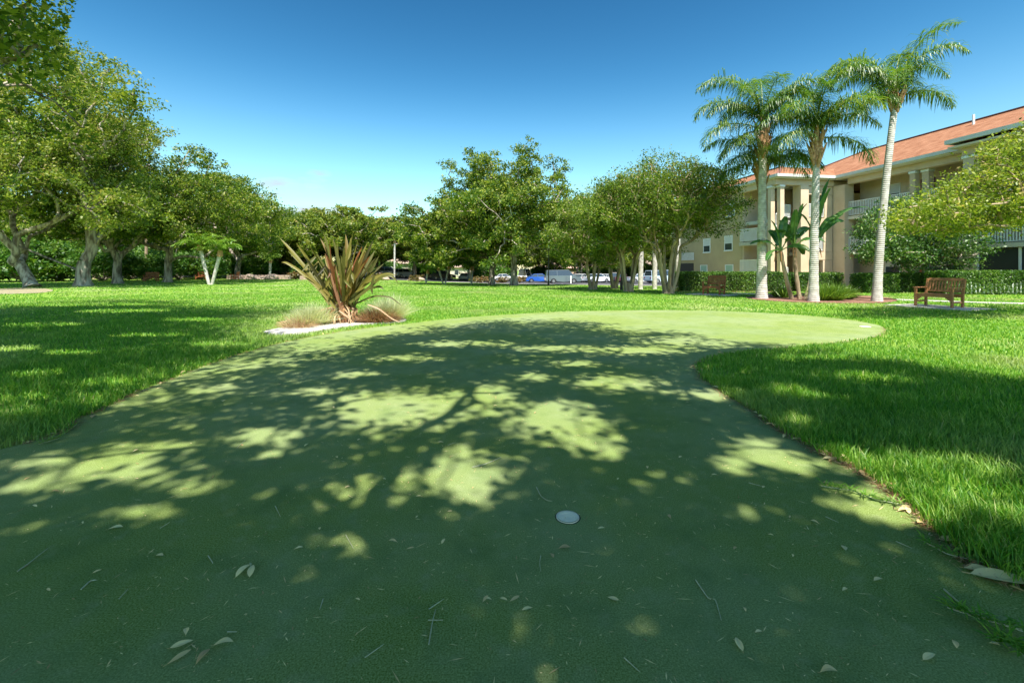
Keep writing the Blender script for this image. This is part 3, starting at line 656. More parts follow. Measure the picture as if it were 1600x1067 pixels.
def queen_palm(label, base, h, seed, lean=(0, 0), r=.17, fr=None, name='queen_palm', boots=1.0):
    rng = np.random.default_rng(seed); t = thing(name, label, 'palm tree', base, 0, 'tall feather palms by the apartment building')
    s = np.linspace(0, 1, 60); P = np.stack([lean[0]*s**1.4, lean[1]*s**1.4, h*s-.1*(1-s)], -1)
    R = r*(1.12-.42*s**.8)+r*.35*np.exp(-s*22)+.005*np.sin(s*h*2*math.pi/.13)
    MB().tube(P, R, 16).obj('trunk', PBARK, t, smooth=True)
    top = P[-1]
    mb = MB()
    for i in range(26):
        a = i*2.4; z0 = rng.uniform(-.15, boots); rr = r*.8; b = top+np.array([math.cos(a)*rr*.5, math.sin(a)*rr*.5, z0-.35])
        mb.tube([b, b+np.array([math.cos(a)*.13, math.sin(a)*.13, .28]), b+np.array([math.cos(a)*.26, math.sin(a)*.26, .62])], [.075, .055, .02], 6)
    mb.tube([top-np.array([0, 0, .3]), top+np.array([0, 0, boots*.5]), top+np.array([0, 0, boots+.25])], [r*.85, r*1.25, r*.35], 12)
    mb.obj('boot_sheath', BOOT, t, smooth=True)
    for (az, rise, droop, ln, side) in fr:
        frond(rng, ln*1.08, math.radians(rise), math.radians(droop), side, 96, .68, .032, 1.0, PALM, rng.normal(0, .06), 'frond', t, math.radians(az), tuple(top+np.array([0, 0, boots+.05-.25*(rise < 30)])), plume=1.3)
    return t
rp = np.random.default_rng(71)
def ring(n, lo, hi, ln=(2.5, 3.1), off=0):
    return [(off+i*360/n+rp.uniform(-12, 12), rp.uniform(*lo), rp.uniform(*hi), rp.uniform(*ln), rp.uniform(-.6, .6)) for i in range(n)]
def base_h(px, py, topy):
    b = at(px, py); return b, CH+(HZ-topy)/F*b.y
b, h = base_h(1190, 467, 232)
queen_palm('left queen palm, trunk doubled by another palm trunk close behind it', b, h+.0, 72, (.05, 0), .19, [(172, 74, 70, 3.7, .3), (178, 45, 80, 3.2, 0), (185, 15, 80, 2.9, .2), (190, -15, 75, 2.4, 0), (150, 82, 60, 3.5, 0), (5, 68, 80, 3.2, 0), (350, 30, 85, 2.5, 0), (60, 86, 40, 3.6, .3)]+ring(8, (35, 86), (60, 86), (2.3, 3.2)))
b2 = b+Vector((.42, .7, 0))
queen_palm('shorter queen palm directly behind the left one, dry brown boots at its top', b2, h-1.2, 74, (-.05, 0), .15, [(20, 60, 60, 2.5, 0), (340, 20, 80, 2.3, 0)]+ring(11, (10, 70), (55, 85), (2.0, 2.6)), boots=.9)
b, h = base_h(1271, 471.5, 215)
queen_palm('middle queen palm with a straight pale ringed trunk', b, h-.65, 76, (.12, 0), .16, [(180, 70, 80, 2.7, 0), (0, 68, 82, 2.6, 0), (90, 86, 40, 3.4, 0), (270, 84, 60, 3.3, .2), (200, 15, 86, 2.3, 0), (350, 5, 88, 2.3, .2)]+ring(9, (40, 86), (60, 88), (2.2, 3.0)), boots=.8)
b, h = base_h(1370, 471.5, 168)
queen_palm('right queen palm, tallest, slim trunk leaning right above the red roof', b, h+.2, 78, (.78, .1), .145, [(10, 66, 2, 4.3, .1), (40, 74, 40, 3.2, .1), (165, 68, 72, 2.9, 0), (190, 45, 80, 3.0, 0), (200, -5, 75, 2.8, 0), (350, 20, 80, 2.1, 0), (30, 40, 60, 2.2, 0), (175, 40, 55, 3.0, .3)]+ring(6, (20, 80), (60, 88), (2.3, 3.0)), boots=.4)
# young twin palms and small ones
def young_palm(label, base, stems, seed, fl=1.5, n=22, ls=.35, name='young_palm', tr=.07, mat=PALMY):
    rng = np.random.default_rng(seed); t = thing(name, label, 'palm tree', base, 0, 'small feather palms on the lawn')
    for (dx, h) in stems:
        P = np.array([(dx*s*.9+.12*np.sign(dx), 0, h*s) for s in np.linspace(-.03, 1, 10)]); MB().tube(P, np.linspace(tr, tr*1.3, 10), 8).obj('trunk', PBARK, t, True)
        mb = MB().tube([P[-1]-np.array([0, 0, .25]), P[-1]+np.array([0, 0, .25])], [tr*2.0, tr*1.6], 8); mb.obj('boot_sheath', BOOT, t, True)
        for i in range(n):
            frond(rng, fl*rng.uniform(.85, 1.1), math.radians(rng.uniform(5, 75)), math.radians(rng.uniform(25, 60)), 0, 30, ls, .045, .25, mat, .1, 'frond', t, i*2.4, tuple(P[-1]+np.array([0, 0, .15])))
    return t
young_palm('bright young palm with two trunks forming a V on the left lawn', at(329, 445), [(-.85, 3.1), (.75, 2.6)], 81, 2.0, 20, .5, tr=.12)
young_palm('bright young palm with two short trunks on the middle of the lawn edge', at(694, 444), [(-.55, 1.75), (.45, 1.9)], 83, 1.6, 18, .42, tr=.09)
young_palm('small single-trunk palm left of the middle twin palm', atd(664, 55), [(.25, 1.4)], 85, 1.3, 16, .4, tr=.1)
young_palm('dark green small palm under the tall forked oak', atd(735, 56), [(.1, 1.9)], 87, 1.8, 18, .45, tr=.12, mat=PALM)
young_palm('small dark palm behind the flax near the pink house', atd(420, 60), [(.1, 2.4)], 89, 1.8, 16, .45, tr=.13, mat=PALM)
# pale trunks standing by the car park, crowns up in the myrtle foliage
for i, (px, py, lab, hh) in enumerate([(998, 452.5, 'pale palm trunk between the middle myrtle and the silver car', 5.4), (1020, 452, 'pale palm trunk just left of the largest myrtle', 5.0), (1056, 451, 'pale palm trunk just right of the largest myrtle', 5.6), (615, 437, 'thin pale palm trunk far behind the flax', 6.0)]):
    young_palm(lab, at(px, py), [(.05, hh)], 91+i, 1.7, 12, .4, name='cabbage_palm', tr=.16 if i < 3 else .12, mat=PALM)
# woodland stems on the left
for i, (px, d, hh, lab) in enumerate([(207, 62, 6.5, 'slender pale stem left of the slatted chair'), (226, 52, 7.5, 'slender pale trunk touching the slatted chair'), (148, 60, 7, 'thin stem behind the thick gnarled trunk')]):
    p = atd(px, d); C = dome(np.random.default_rng(95+i), (p.x, p.y, hh+1), (2, 2, 1.6), 40, .3); tree('slender_tree', lab, 'tree', p, (p.x+.2, p.y, hh*.75), C, 96+i, .17, 90, .25, .5, SHR, BARKG, 'slender trees behind the left oaks')

# ---- bird of paradise
def paddle(rng, base, tip_dir, plen, blen, bw, parent, tone=0, droop=.9):
    d = np.array(tip_dir, float); d /= np.linalg.norm(d); mb = MB(); P = []; p = np.array(base, float); dd = d.copy()
    for i in range(7): P.append(p.copy()); p = p+dd*plen/6; dd = dd+np.array([0, 0, -.03*droop]); dd /= np.linalg.norm(dd)
    n = 14; M = [P[-1]]; p = P[-1].copy()
    for i in range(n): dd = dd+np.array([0, 0, -.10*droop]); dd /= np.linalg.norm(dd); p = p+dd*blen/n; M.append(p.copy())
    P = np.array(P+M[1:]); mb.tube(P, np.linspace(.028, .006, len(P)), 6, a=.8)
    M = np.array(M); T = np.gradient(M, axis=0); T /= np.linalg.norm(T, axis=1)[:, None]
    h = np.array([d[0], d[1], 0.01]); sd = np.cross(T, [0, 0, 1.]); sd /= np.linalg.norm(sd, axis=1)[:, None]; upv = np.cross(sd, T); roll = rng.uniform(-.7, .7)
    sd2 = sd*math.cos(roll)+upv*math.sin(roll); up2 = upv*math.cos(roll)-sd*math.sin(roll)
    for sg in (-1, 1):
        i = 0
        while i < n:
            j = min(n, i+rng.integers(2, 5)); seg = np.arange(i, j+1)
            w = bw*np.sin(np.pi*(seg/n*.86+.10))**.6; dz = rng.uniform(-.12, .3)
            out = M[seg]+sg*sd2[seg]*w[:, None]*.93+up2[seg]*(w*(.28-dz))[:, None]
            mid = M[seg]+sg*sd2[seg]*w[:, None]*.5+up2[seg]*(w*.24)[:, None]
            sh_ = np.linspace(.0, -.03, len(seg))[:, None]*T[seg]*(-1); out = out+sh_
            k = len(seg); V = np.concatenate([M[seg], mid, out]); a = np.arange(k-1)
            mb.add(V, [np.concatenate([np.stack([a, a+1, a+k+1, a+k], -1), np.stack([a+k, a+k+1, a+2*k+1, a+2*k], -1)])], np.clip(rng.normal(.42, .16)+tone, 0, 1)); i = j
    mb.obj('leaf', BOP, parent, smooth=True)
bp = at(1246, 468); bt = thing('bird_of_paradise', 'white bird-of-paradise plant with split paddle leaves between two palms', 'plant', bp)
rb_ = np.random.default_rng(101); D = bp.y
def w_at(px, py): return np.array([(px-800)/F*D-bp.x, 0, CH+(HZ-py)/F*D-bp.z])
for (bx, tx, ty, yo, lv) in [((1238, 466), 1220, 392, .0, [(1190, 372), (1212, 352), (1235, 385), (1228, 345), (1200, 395), (1218, 372), (1244, 365)]), ((1250, 468), 1243, 385, .1, [(1262, 322), (1240, 338), (1266, 372), (1225, 362), (1262, 355), (1250, 330), (1235, 352), (1258, 385), (1246, 372)]), ((1258, 467), 1284, 385, .35, [(1305, 288), (1325, 335), (1300, 340), (1276, 335), (1330, 318), (1290, 310)])]:
    a = w_at(*bx); c = w_at(tx, ty); a[2] = -.05; c[1] += yo; mid = (a+c)/2+np.array([(-.06 if tx < 1250 else .1), 0, -.1])
    s = np.linspace(0, 1, 12)[:, None]; P = (1-s)**2*a+2*s*(1-s)*mid+s**2*c
    MB().tube(P, np.linspace(.085, .065, 12)+.008*np.sin(np.arange(12)*2), 9).obj('stem', BARKG, bt, True)
    for (lx, ly) in lv:
        e = w_at(lx, ly); e[1] = c[1]+rb_.uniform(-.5, .4); v = e-c; dist_ = np.linalg.norm(v); v = v/dist_+np.array([0, 0, .35])
        paddle(rb_, c, v, dist_*.42, max(.85, dist_*.8), .17, bt, rb_.normal(0, .12))
    for i in range(3):
        a_ = rb_.uniform(0, 6.28); e = c+np.array([.25*math.cos(a_), .25*math.sin(a_), -.45]); MB().tube([c, (c+e)/2+np.array([.06*math.cos(a_), .06*math.sin(a_), .12]), e], [.03, .03, .01], 5).obj('dead_leaf', DRY, bt)

# ---- strap-leaf helper, flax
def strap(P, W, N_, tone, fold=.35, a=None):
    """ribbon with a V channel along points P with widths W, side vector from N_"""
    P = np.asarray(P, float); T = np.gradient(P, axis=0); T /= np.linalg.norm(T, axis=1)[:, None]+1e-9
    sd = np.cross(T, N_); sd /= np.linalg.norm(sd, axis=1)[:, None]+1e-9; up = np.cross(sd, T); W = np.asarray(W)[:, None]
    V = np.concatenate([P-sd*W/2+up*W*fold*.5, P, P+sd*W/2+up*W*fold*.5]); n = len(P); i = np.arange(n-1)
    return V, np.concatenate([np.stack([i, i+1, i+n+1, i+n], -1), np.stack([i+n, i+n+1, i+2*n+1, i+2*n], -1)])
fb = at(536, 505.5); ft = thing('flax_plant', 'large spiky flax with olive and bronze strap leaves in the gravel bed', 'plant', fb)
rf = np.random.default_rng(111); FD = fb.y
def f_at(px, py, dy=0): return np.array([(px-800)/F*(FD+dy)-fb.x, dy, CH+(HZ-py)/F*(FD+dy)])
tips = [(437, 372, .1), (470, 362, .2), (480, 378, -.2), (500, 372, .3), (505, 362, .1), (520, 385, -.3), (528, 380, .3), (538, 382, -.2), (548, 372, .4), (555, 395, -.4), (551, 368, .1), (566, 385, .1), (572, 392, -.3), (585, 384, .3), (578, 400, -.2), (588, 402, 0), (560, 402, -.4),
        (492, 392, -.4), (476, 400, -.3), (510, 398, -.5), (545, 398, .4), (462, 395, .3), (586, 392, .5), (532, 405, -.5), (515, 372, -.1), (487, 385, .4), (600, 412, .3), (570, 410, -.5), (552, 412, -.6), (500, 425, -.6), (523, 420, -.6), (453, 412, .4), (540, 366, .5), (496, 368, .5),
        (583, 376, .2), (463, 380, .4), (575, 378, .5), (530, 368, .6), (560, 374, -.1), (480, 412, .5), (592, 400, .2), (540, 415, -.6), (512, 408, .3), (450, 392, .5), (565, 420, .5), (494, 405, .1), (585, 425, -.3), (470, 425, -.3), (521, 374, .1)]
hub = np.array([0, 0, .28])
for i, (tx, ty, dy) in enumerate(tips):
    e = f_at(tx, ty, dy); st = hub+np.array([rf.uniform(-.16, .16)+e[0]*.12, rf.uniform(-.1, .1), rf.uniform(0, .25)])
    s = np.linspace(0, 1, 10)[:, None]; v = e-st; m = st+v*.5+np.array([-v[0]*.10, 0, .05+.04*rf.normal()]); P = (1-s)**2*st+2*s*(1-s)*m+s**2*e
    s = s[:, 0]; W = rf.uniform(.06, .105)*np.interp(s, [0, .12, .45, .8, .93, 1], [.6, .75, 1, .85, .5, .04])
    if i % 4 == 1:                      # broken, folded tip
        L3 = np.linalg.norm(P[-1]-P[-4]); dv = np.array([rf.normal(0, .5), -.5, -.75]); dv /= np.linalg.norm(dv)
        for q_ in range(3): P[-3+q_] = P[-4]+dv*L3*(q_+1)/3*.8
    nv = np.array([rf.normal(0, .6), -1, .25]); V, Q = strap(P, W, nv, 0, .45)
    # bronze towards one face / base as real colour zones of the leaf: red-brown older leaves
    tone = .92 if i in (19, 24, 11) else np.clip(rf.normal(.42, .26), 0, .95)
    MB().add(V, [Q], tone+np.zeros(len(Q))).obj('leaf', FLX, ft, True)
# arching and dead ones
for pts, wd, tn, mt in [([(524, 482), (498, 450), (470, 424), (447, 410), (440, 410)], .07, .62, FLX), ([(545, 475), (575, 452), (596, 432), (612, 430), (622, 442)], .08, .3, FLX), ([(548, 478), (585, 462), (610, 464), (628, 478)], .045, .2, FLX),
                        ([(545, 470), (565, 455), (592, 447), (600, 452)], .07, .25, FLX), ([(550, 465), (580, 436), (605, 428), (618, 430)], .09, .55, FLX), ([(585, 430), (580, 448), (582, 460)], .06, .2, FLX),
                        ([(518, 480), (492, 488), (462, 499), (440, 514), (431, 519)], .045, .7, DRY), ([(530, 485), (545, 496), (552, 507)], .045, .6, DRY), ([(536, 484), (530, 498), (527, 508)], .04, .5, DRY), ([(540, 484), (560, 498), (567, 505)], .045, .5, DRY),
                        ([(575, 476), (592, 482), (612, 498), (626, 504)], .035, .6, DRY), ([(520, 484), (512, 498), (500, 508)], .05, .3, DRY), ([(528, 470), (520, 440), (512, 410), (508, 396)], .045, .25, DRY), ([(532, 480), (524, 450), (530, 430)], .06, .05, DRY)]:
    dd = rf.uniform(-.35, -.05); K = np.array([f_at(px, py, dd) for px, py in pts]); K[:, 2] = K[:, 2].clip(.045, 9); tt = np.linspace(0, len(K)-1, 14)
    P = np.stack([np.interp(tt, np.arange(len(K)), K[:, j]) for j in range(3)], -1); P[1:-1] = (P[:-2]+2*P[1:-1]+P[2:])/4
    V, Q = strap(P, wd*np.interp(np.linspace(0, 1, 14), [0, .3, .8, 1], [.8, 1, .7, .08]), np.array([.1, -1, .5]), 0, .3)
    MB().add(V, [Q], np.full(len(Q), tn)).obj('dead_leaf' if mt is DRY else 'leaf', mt, ft, True)
mb = MB()
for i in range(90):
    a = rf.uniform(0, 6.28); r_ = rf.uniform(.05, .5); p0 = np.array([rf.normal(0, .08), rf.normal(0, .08), rf.uniform(.15, .5)]); p1 = np.array([r_*math.cos(a), r_*math.sin(a), .04])
    V, Q = strap([p0, (p0+p1)/2+np.array([.1*math.cos(a), .1*math.sin(a), .05]), p1], [.03, .03, .008], np.array([0, -1, .4]), 0); mb.add(V, [Q], rf.uniform(0, 1))
mb.tube([(0, 0, 0), (0, 0, .45)], [.16, .1], 9, a=.2); mb.obj('dead_leaf_skirt', DRY, ft)
def tuft(name, label, loc, R, h, n, mat, seed, wd=.008, cat='ornamental grass', droop=.5, tone=0, group=None, sx=1.0):
    rng = np.random.default_rng(seed); a = rng.uniform(0, 6.28, n); r0 = rng.uniform(0, 1, n)**.7*R*.35; tilt = rng.uniform(.1, 1.15, n); L_ = h*rng.uniform(.7, 1.15, n)
    d = np.stack([np.cos(a)*np.sin(tilt)*sx, np.sin(a)*np.sin(tilt), np.cos(tilt)], -1); p = np.stack([np.cos(a)*r0*sx, np.sin(a)*r0, 0*a], -1); pts = [p]
    for q in range(4): p = p+d*(L_/4)[:, None]; pts.append(p.copy()); d = d+np.array([0, 0, -droop*.35*(q+1)*.5]); d /= np.linalg.norm(d, axis=1)[:, None]
    sd = np.stack([-np.sin(a), np.cos(a), 0*a], -1)+rng.normal(0, .5, (n, 3)); sd /= np.linalg.norm(sd, axis=1)[:, None]
    W = [wd, wd, wd*.8, wd*.5, wd*.1]; V = []; 
    for q in range(5): pts[q][:, 2] = pts[q][:, 2].clip(.01, 9); V += [pts[q]-sd*W[q]/2, pts[q]+sd*W[q]/2]
    i = np.arange(n); Q = np.concatenate([np.stack([i+2*q*n, i+(2*q+1)*n, i+(2*q+3)*n, i+(2*q+2)*n], -1) for q in range(4)])
    o = link(name, mesh_arrays(name, np.concatenate(V), [Q], mat, np.tile((rng.beta(2, 2, n)+tone).clip(0, 1), 4))); o.location = loc; return tag(o, label, cat, group)
def loc(px, py): p = at(px, py); return (p.x, p.y, p.z+.025)
tuft('ornamental_grass', 'pale wispy grass clump left of the flax base', loc(482, 510), .55, .45, 1500, PGR, 121, .006)
tuft('ornamental_grass', 'second pale grass clump hard against the flax skirt', loc(503, 508), .45, .48, 900, PGR, 122, .006)
tuft('ornamental_grass', 'pale feathery grass clump at the right end of the gravel bed', loc(612, 502), .5, .62, 1800, PGR, 123, .005, droop=.3)
tuft('ornamental_grass', 'small pale grass clump behind the flax on its right', (loc(592, 499)), .5, .5, 900, PGR, 124, .006)
tuft('dry_grass', 'matted red-brown dead grass right of the flax base', loc(588, 505), .6, .38, 1500, DRY, 125, .008, 'dead grass', .9, -.15, sx=1.6)
tuft('dry_grass', 'thin brown dead grass below the left grass clump', loc(465, 514), .6, .30, 500, DRY, 126, .006, 'dead grass', .9, .2, sx=1.4)
for i, (px, py, h_) in enumerate([(1285, 470, .6), (1302, 470, .65), (1318, 468, .55)]):
    tuft('liriope_clump', ['leftmost strappy green clump right of the middle queen palm', 'middle strappy green clump right of the middle queen palm', 'rightmost strappy green clump near the grey utility box'][i], loc(px, py), .8, h_*1.1, 700, HED, 130+i, .022, 'plant', .5, .25, 'strappy green clumps in the palm bed')
tuft('agave', 'grey-green spiky rosette at the foot of the paddle plant', loc(1226, 466), .4, .6, 60, HED, 134, .06, 'plant', .1, .1)
tuft('agave', 'dark spiky rosette just right of the left queen palm', loc(1213, 465), .3, .4, 50, HED, 135, .05, 'plant', .1, -.1)

# ---- hedges
def hedge(label, x0, x1, y0, y1, h, n, seed, ls=.07, mat=HED):
    rng = np.random.default_rng(seed); cx, cy = (x0+x1)/2, (y0+y1)/2; z = float(gz(cx, cy)); t = thing('clipped_hedge', label, 'hedge', (cx, cy, z), 0, 'clipped hedges before the building')
    w, d = (x1-x0), (y1-y0); MB().box(-w/2+.14, w/2-.14, -d/2+.14, d/2-.14, .02, h-.14).obj('branches', principled('hedge_twigs', (.035, .05, .018), .95), t)
    P = []
    ar = [w*d, w*h, w*h, d*h, d*h]; k = rng.choice(5, n, p=np.array(ar)/sum(ar)); u, v = rng.uniform(-.5, .5, n), rng.uniform(-.5, .5, n); j = np.abs(rng.normal(0, .07, n)); q = (v+.5)*h
    X = np.where(k < 3, u*w, np.where(k == 3, -w/2+j, w/2-j)); Y = np.where(k == 0, v*d, np.where(k == 1, -d/2+j, np.where(k == 2, d/2-j, u*d))); Z = np.where(k == 0, h-j, q)
    P = np.stack([X, Y, Z], -1); P += .05*np.sin(P[:, [1, 0, 0]]*3.1+P[:, [2, 2, 1]]*2+seed); P[:, 2] = P[:, 2].clip(.03)
    V, Q, A = leaves(P, ls, rng, .5, .55); fit_leaves('foliage', mat, t, V, Q, (A+.12*np.sin(P[:, 0]*2)).clip(0, 1)); return t
hedge('long clipped hedge behind the small bench, ending at the paddle plant', 9.6, 15.7, 25.6, 26.8, 1.10, 26000, 141)
hedge('short clipped hedge section behind the middle queen palm', 16.1, 18.6, 25.4, 26.5, 1.05, 11000, 142)
hedge('rounded hedge block right of the grey utility box', 18.4, 20.2, 23.6, 24.9, 1.0, 9000, 143)
hedge('dark hedge section behind the right queen palm', 20.3, 23.0, 24.2, 25.4, 1.02, 11000, 144)
hedge('long hedge behind the large bench running to the right edge', 21.0, 36, 22.0, 23.2, 1.15, 62000, 145)
# ---- utility box
u = at(1310, 449); t = thing('utility_box', 'low grey utility box with a slatted side between the hedges', 'utility box', u)
MB().box(-.6, .6, -.4, .4, 0, .72).obj('housing', METG, t, bevel=.02)
MB().box(-.64, .64, -.44, .44, .722, .80).obj('lid', principled('box_lid', (.45, .44, .42), .6), t, bevel=.015)
g_ = MB(); [g_.box(-.52, .52, -.415, -.402, .1+i*.09, .15+i*.09) for i in range(6)]; g_.obj('grille', BLK, t)

# ---- magnolia-like tree before the building and the golden branches from the right
p = atd(1448, 24.6); rm = np.random.default_rng(151)
def keepM(q):
    a, b_ = proj(q[None]); return 1305 < a[0] < 1540 and 300 < b_[0] < 418 and b_[0] > np.interp(a[0], [1305, 1380, 1450, 1540], [355, 318, 300, 300])
CM = dome(rm, (p.x-.4, p.y-.3, 3.1), (4.0, 2.2, 2.2), 170, .2, -1, .15, mind=.28, keep=keepM)
tree('evergreen_tree', 'low dark-green broadleaf tree rising behind the hedge and large bench', 'tree', p, (p.x-.1, p.y, 1.3), CM, 152, .14, 150, .13, .48, MAG, alpha=.4, tip=.015)
def keepR(q):
    a, b_ = proj(q[None]); a = a[0]; b_ = b_[0]
    if a > 1640: return True
    top = np.interp(a, [1390, 1430, 1480, 1520, 1560, 1600, 1700], [340, 318, 288, 258, 222, 200, 165]); bot = np.interp(a, [1390, 1440, 1500, 1560, 1640], [345, 365, 358, 355, 350]); return a > 1400 and top < b_ < bot
CR = []
while len(CR) < 250:
    a_, b_, d_ = rm.uniform(1400, 1660), rm.uniform(170, 375), rm.uniform(9.8, 12.6); q = np.array([(a_-800)/F*d_, d_, CH+(HZ-b_)/F*d_])
    if keepR(q) and (not CR or min(np.linalg.norm(np.array(CR)-q, axis=1)) > .24): CR.append(q)
CR = np.concatenate([np.array(CR), dome(rm, (15.0, 11.0, 4.8), (4.2, 3.4, 2.4), 170, .1, -1, .1, mind=.3, keep=lambda p: proj(p[None])[0][0] > 1640)])
tree('golden_tree', 'golden-green branches reaching in from the right edge over the building', 'tree', (15.2, 11.4, 0), (15.0, 11.4, 1.9), CR, 154, .15, 120, .075, .31, GOLD, BARKG, alpha=.3, flat=.38, tip=.012, wig=.06)

# ================================================================== BENCHES
def bench(label, loc_, rz, mat, Lh=.62, scl=1, group='wooden garden benches'):
    t = thing('garden_bench', label, 'bench', loc_, rz, group, scl)       # front is -y
    D_, H_ = .26, .43
    for sx in (-1, 1):
        MB().box(sx*Lh-.035, sx*Lh+.035, -D_-.035, -D_+.035, 0, .63).obj('leg', mat, t, bevel=.006)
        MB().bar((sx*Lh, D_, 0), (sx*Lh, D_+.02, .45), .07, .07, (0, 1, 0)).bar((sx*Lh, D_+.02, .44), (sx*Lh, D_+.13, .95), .07, .06, (0, 1, 0)).obj('leg', mat, t, bevel=.006)
        MB().box(sx*Lh-.05, sx*Lh+.05, -D_-.07, D_+.03, .632, .665).obj('armrest', mat, t, bevel=.006)
        MB().box(sx*Lh-.02, sx*Lh+.02, -D_+.036, D_-.02, .14, .20).obj('stretcher', mat, t, bevel=.004)
    m = MB()
    for i in range(6): y = -D_-.02+i*.094; m.box(-Lh+.037, Lh-.037, y, y+.075, H_-.012, H_+.012)
    m.obj('seat', mat, t, bevel=.004)
    m = MB(); m.box(-Lh+.036, Lh-.036, -D_-.02, -D_+.01, H_-.10, H_-.014); m.box(-Lh+.036, Lh-.036, D_-.02, D_+.01, H_-.10, H_-.014)
    for sx in (-1, 1): m.add([(sx*(Lh-.036), -D_-.015, H_-.10), (sx*(Lh-.2), -D_-.015, H_-.10), (sx*(Lh-.036), -D_-.015, H_-.24), (sx*(Lh-.036), -D_+.005, H_-.10), (sx*(Lh-.2), -D_+.005, H_-.10), (sx*(Lh-.036), -D_+.005, H_-.24)], [[[0, 1, 2], [3, 5, 4]], [[0, 3, 4, 1], [1, 4, 5, 2], [0, 2, 5, 3]]])
    m.obj('seat_rail', mat, t, bevel=.003)
    m = MB(); up = (0, -1, .2)
    m.bar((-Lh+.035, D_+.13, .93), (Lh-.035, D_+.13, .93), .10, .035, (0, 1, -.2)).bar((-Lh+.035, D_+.04, .53), (Lh-.035, D_+.04, .53), .06, .03, (0, 1, -.2))
    n = 11
    for i in range(n):
        x = -Lh+.085+(2*Lh-.17)*i/(n-1); m.bar((x, D_+.045, .56), (x, D_+.125, .89), .052, .016, (0, 1, -.2))
    m.obj('backrest', mat, t, bevel=.003)
    return t
bench('large teak bench with vertical back slats on the right-hand concrete pad', (b1c.x, b1c.y, .032), B1A, WOOD, .53, .93)
bench('small reddish wooden bench on a concrete slab before the long hedge', (b2c.x, b2c.y, .032), B2A, WOODR, .44, .92)
bench('distant wooden chair-like bench beneath the left oaks, seen side on', atd(236, 47), math.radians(20), WOODR, .55, 1.0)
bench('distant red-brown bench at the stone wall behind the young twin palm', atd(315, 56), math.radians(10), WOODR, .55, 1.0)
bench('distant orange-brown bench right of the stone wall under a dark oak', atd(367, 57), math.radians(-75), principled('orange_wood', (.42, .10, .03), .5), .55, 1.0)

# ---- stone retaining wall, rocks
def stonewall(label, x0, x1, y, h, seed, name='stone_wall'):
    rng = np.random.default_rng(seed); m = MB(); z = 0
    while z < h-.01:
        x = x0; hh = rng.uniform(.2, .32)
        while x < x1: w_ = rng.uniform(.35, .8); m.box(x+.01, min(x+w_, x1)-.01, -.2+rng.uniform(-.03, .03), .2, z, z+hh-.015); x += w_
        z += hh
    o = m.obj(name, STONE, bevel=.03); o.location = (0, y, float(gz((x0+x1)/2, y))); return tag(o, label, 'wall')
stonewall('low pinkish stone wall behind the young twin palm', -36.6, -28.5, 58.5, .55, 161)
stonewall('short stretch of low stone wall left of the flax', -27.0, -24.6, 58.0, .4, 162)
rk = np.random.default_rng(163)
def rock(label, p, s, seed, mat=STONE):
    import bmesh
    bm = bmesh.new(); bmesh.ops.create_icosphere(bm, subdivisions=3, radius=1); r = np.random.default_rng(seed); ph = r.uniform(0, 6, 9)
    for v in bm.verts:
        k = 1+.14*math.sin(v.co.x*3+ph[0])*math.sin(v.co.y*3+ph[1])+.1*math.sin(v.co.z*5+ph[2]+v.co.x*2); v.co = Vector((v.co.x*s[0]*k, v.co.y*s[1]*k, v.co.z*s[2]*k))
    me = bpy.data.meshes.new('boulder'); bm.to_mesh(me); bm.free(); me.materials.append(mat); o = link('boulder', me); o.location = p+Vector((0, 0, s[2]*.6)); return tag(o, label, 'rock', 'boulders at the far lawn edge')
for i, (px, lab) in enumerate([(392, 'rounded pink boulder at the right end of the stone wall'), (408, 'flat boulder left of the small dark palm'), (425, 'low pale boulder by the small dark palm'), (600, 'pink boulder behind the right leaves of the flax'), (655, 'reddish boulder between the far silver car and the small palm')]):
    rock(lab, atd(px, 58 if i < 3 else 66), (.8, .5, .42) if i != 1 else (.9, .5, .22), 170+i)
# ---- low red plants and bed along the far edge
for i, (px, lab) in enumerate([(455, 'reddish shrub seen through the left flax leaves'), (470, 'second reddish shrub left of the flax heart'), (590, 'rusty low shrub near the far silver car'), (648, 'rusty low shrub right of the far silver car'), (745, 'low orange shrub left of the darker leaning oak'), (760, 'low orange shrub touching the darker leaning oak'), (785, 'orange shrub between the two middle oaks'), (812, 'orange shrub right of the forked oak trunk')]):
    dup_ = shrub_obj('red_shrub', lab, atd(px, 60 if px < 500 else 66), 1.0, .9, 16, 60, .22, foliage('red_leaves_%d' % i, [(0, (.10, .05, .02)), (.5, (.13, .13, .03)), (1, (.32, .13, .06))], .25, .05) if i == 0 else bpy.data.materials['red_leaves_0'], 180+i, 'low red shrubs along the far bed')

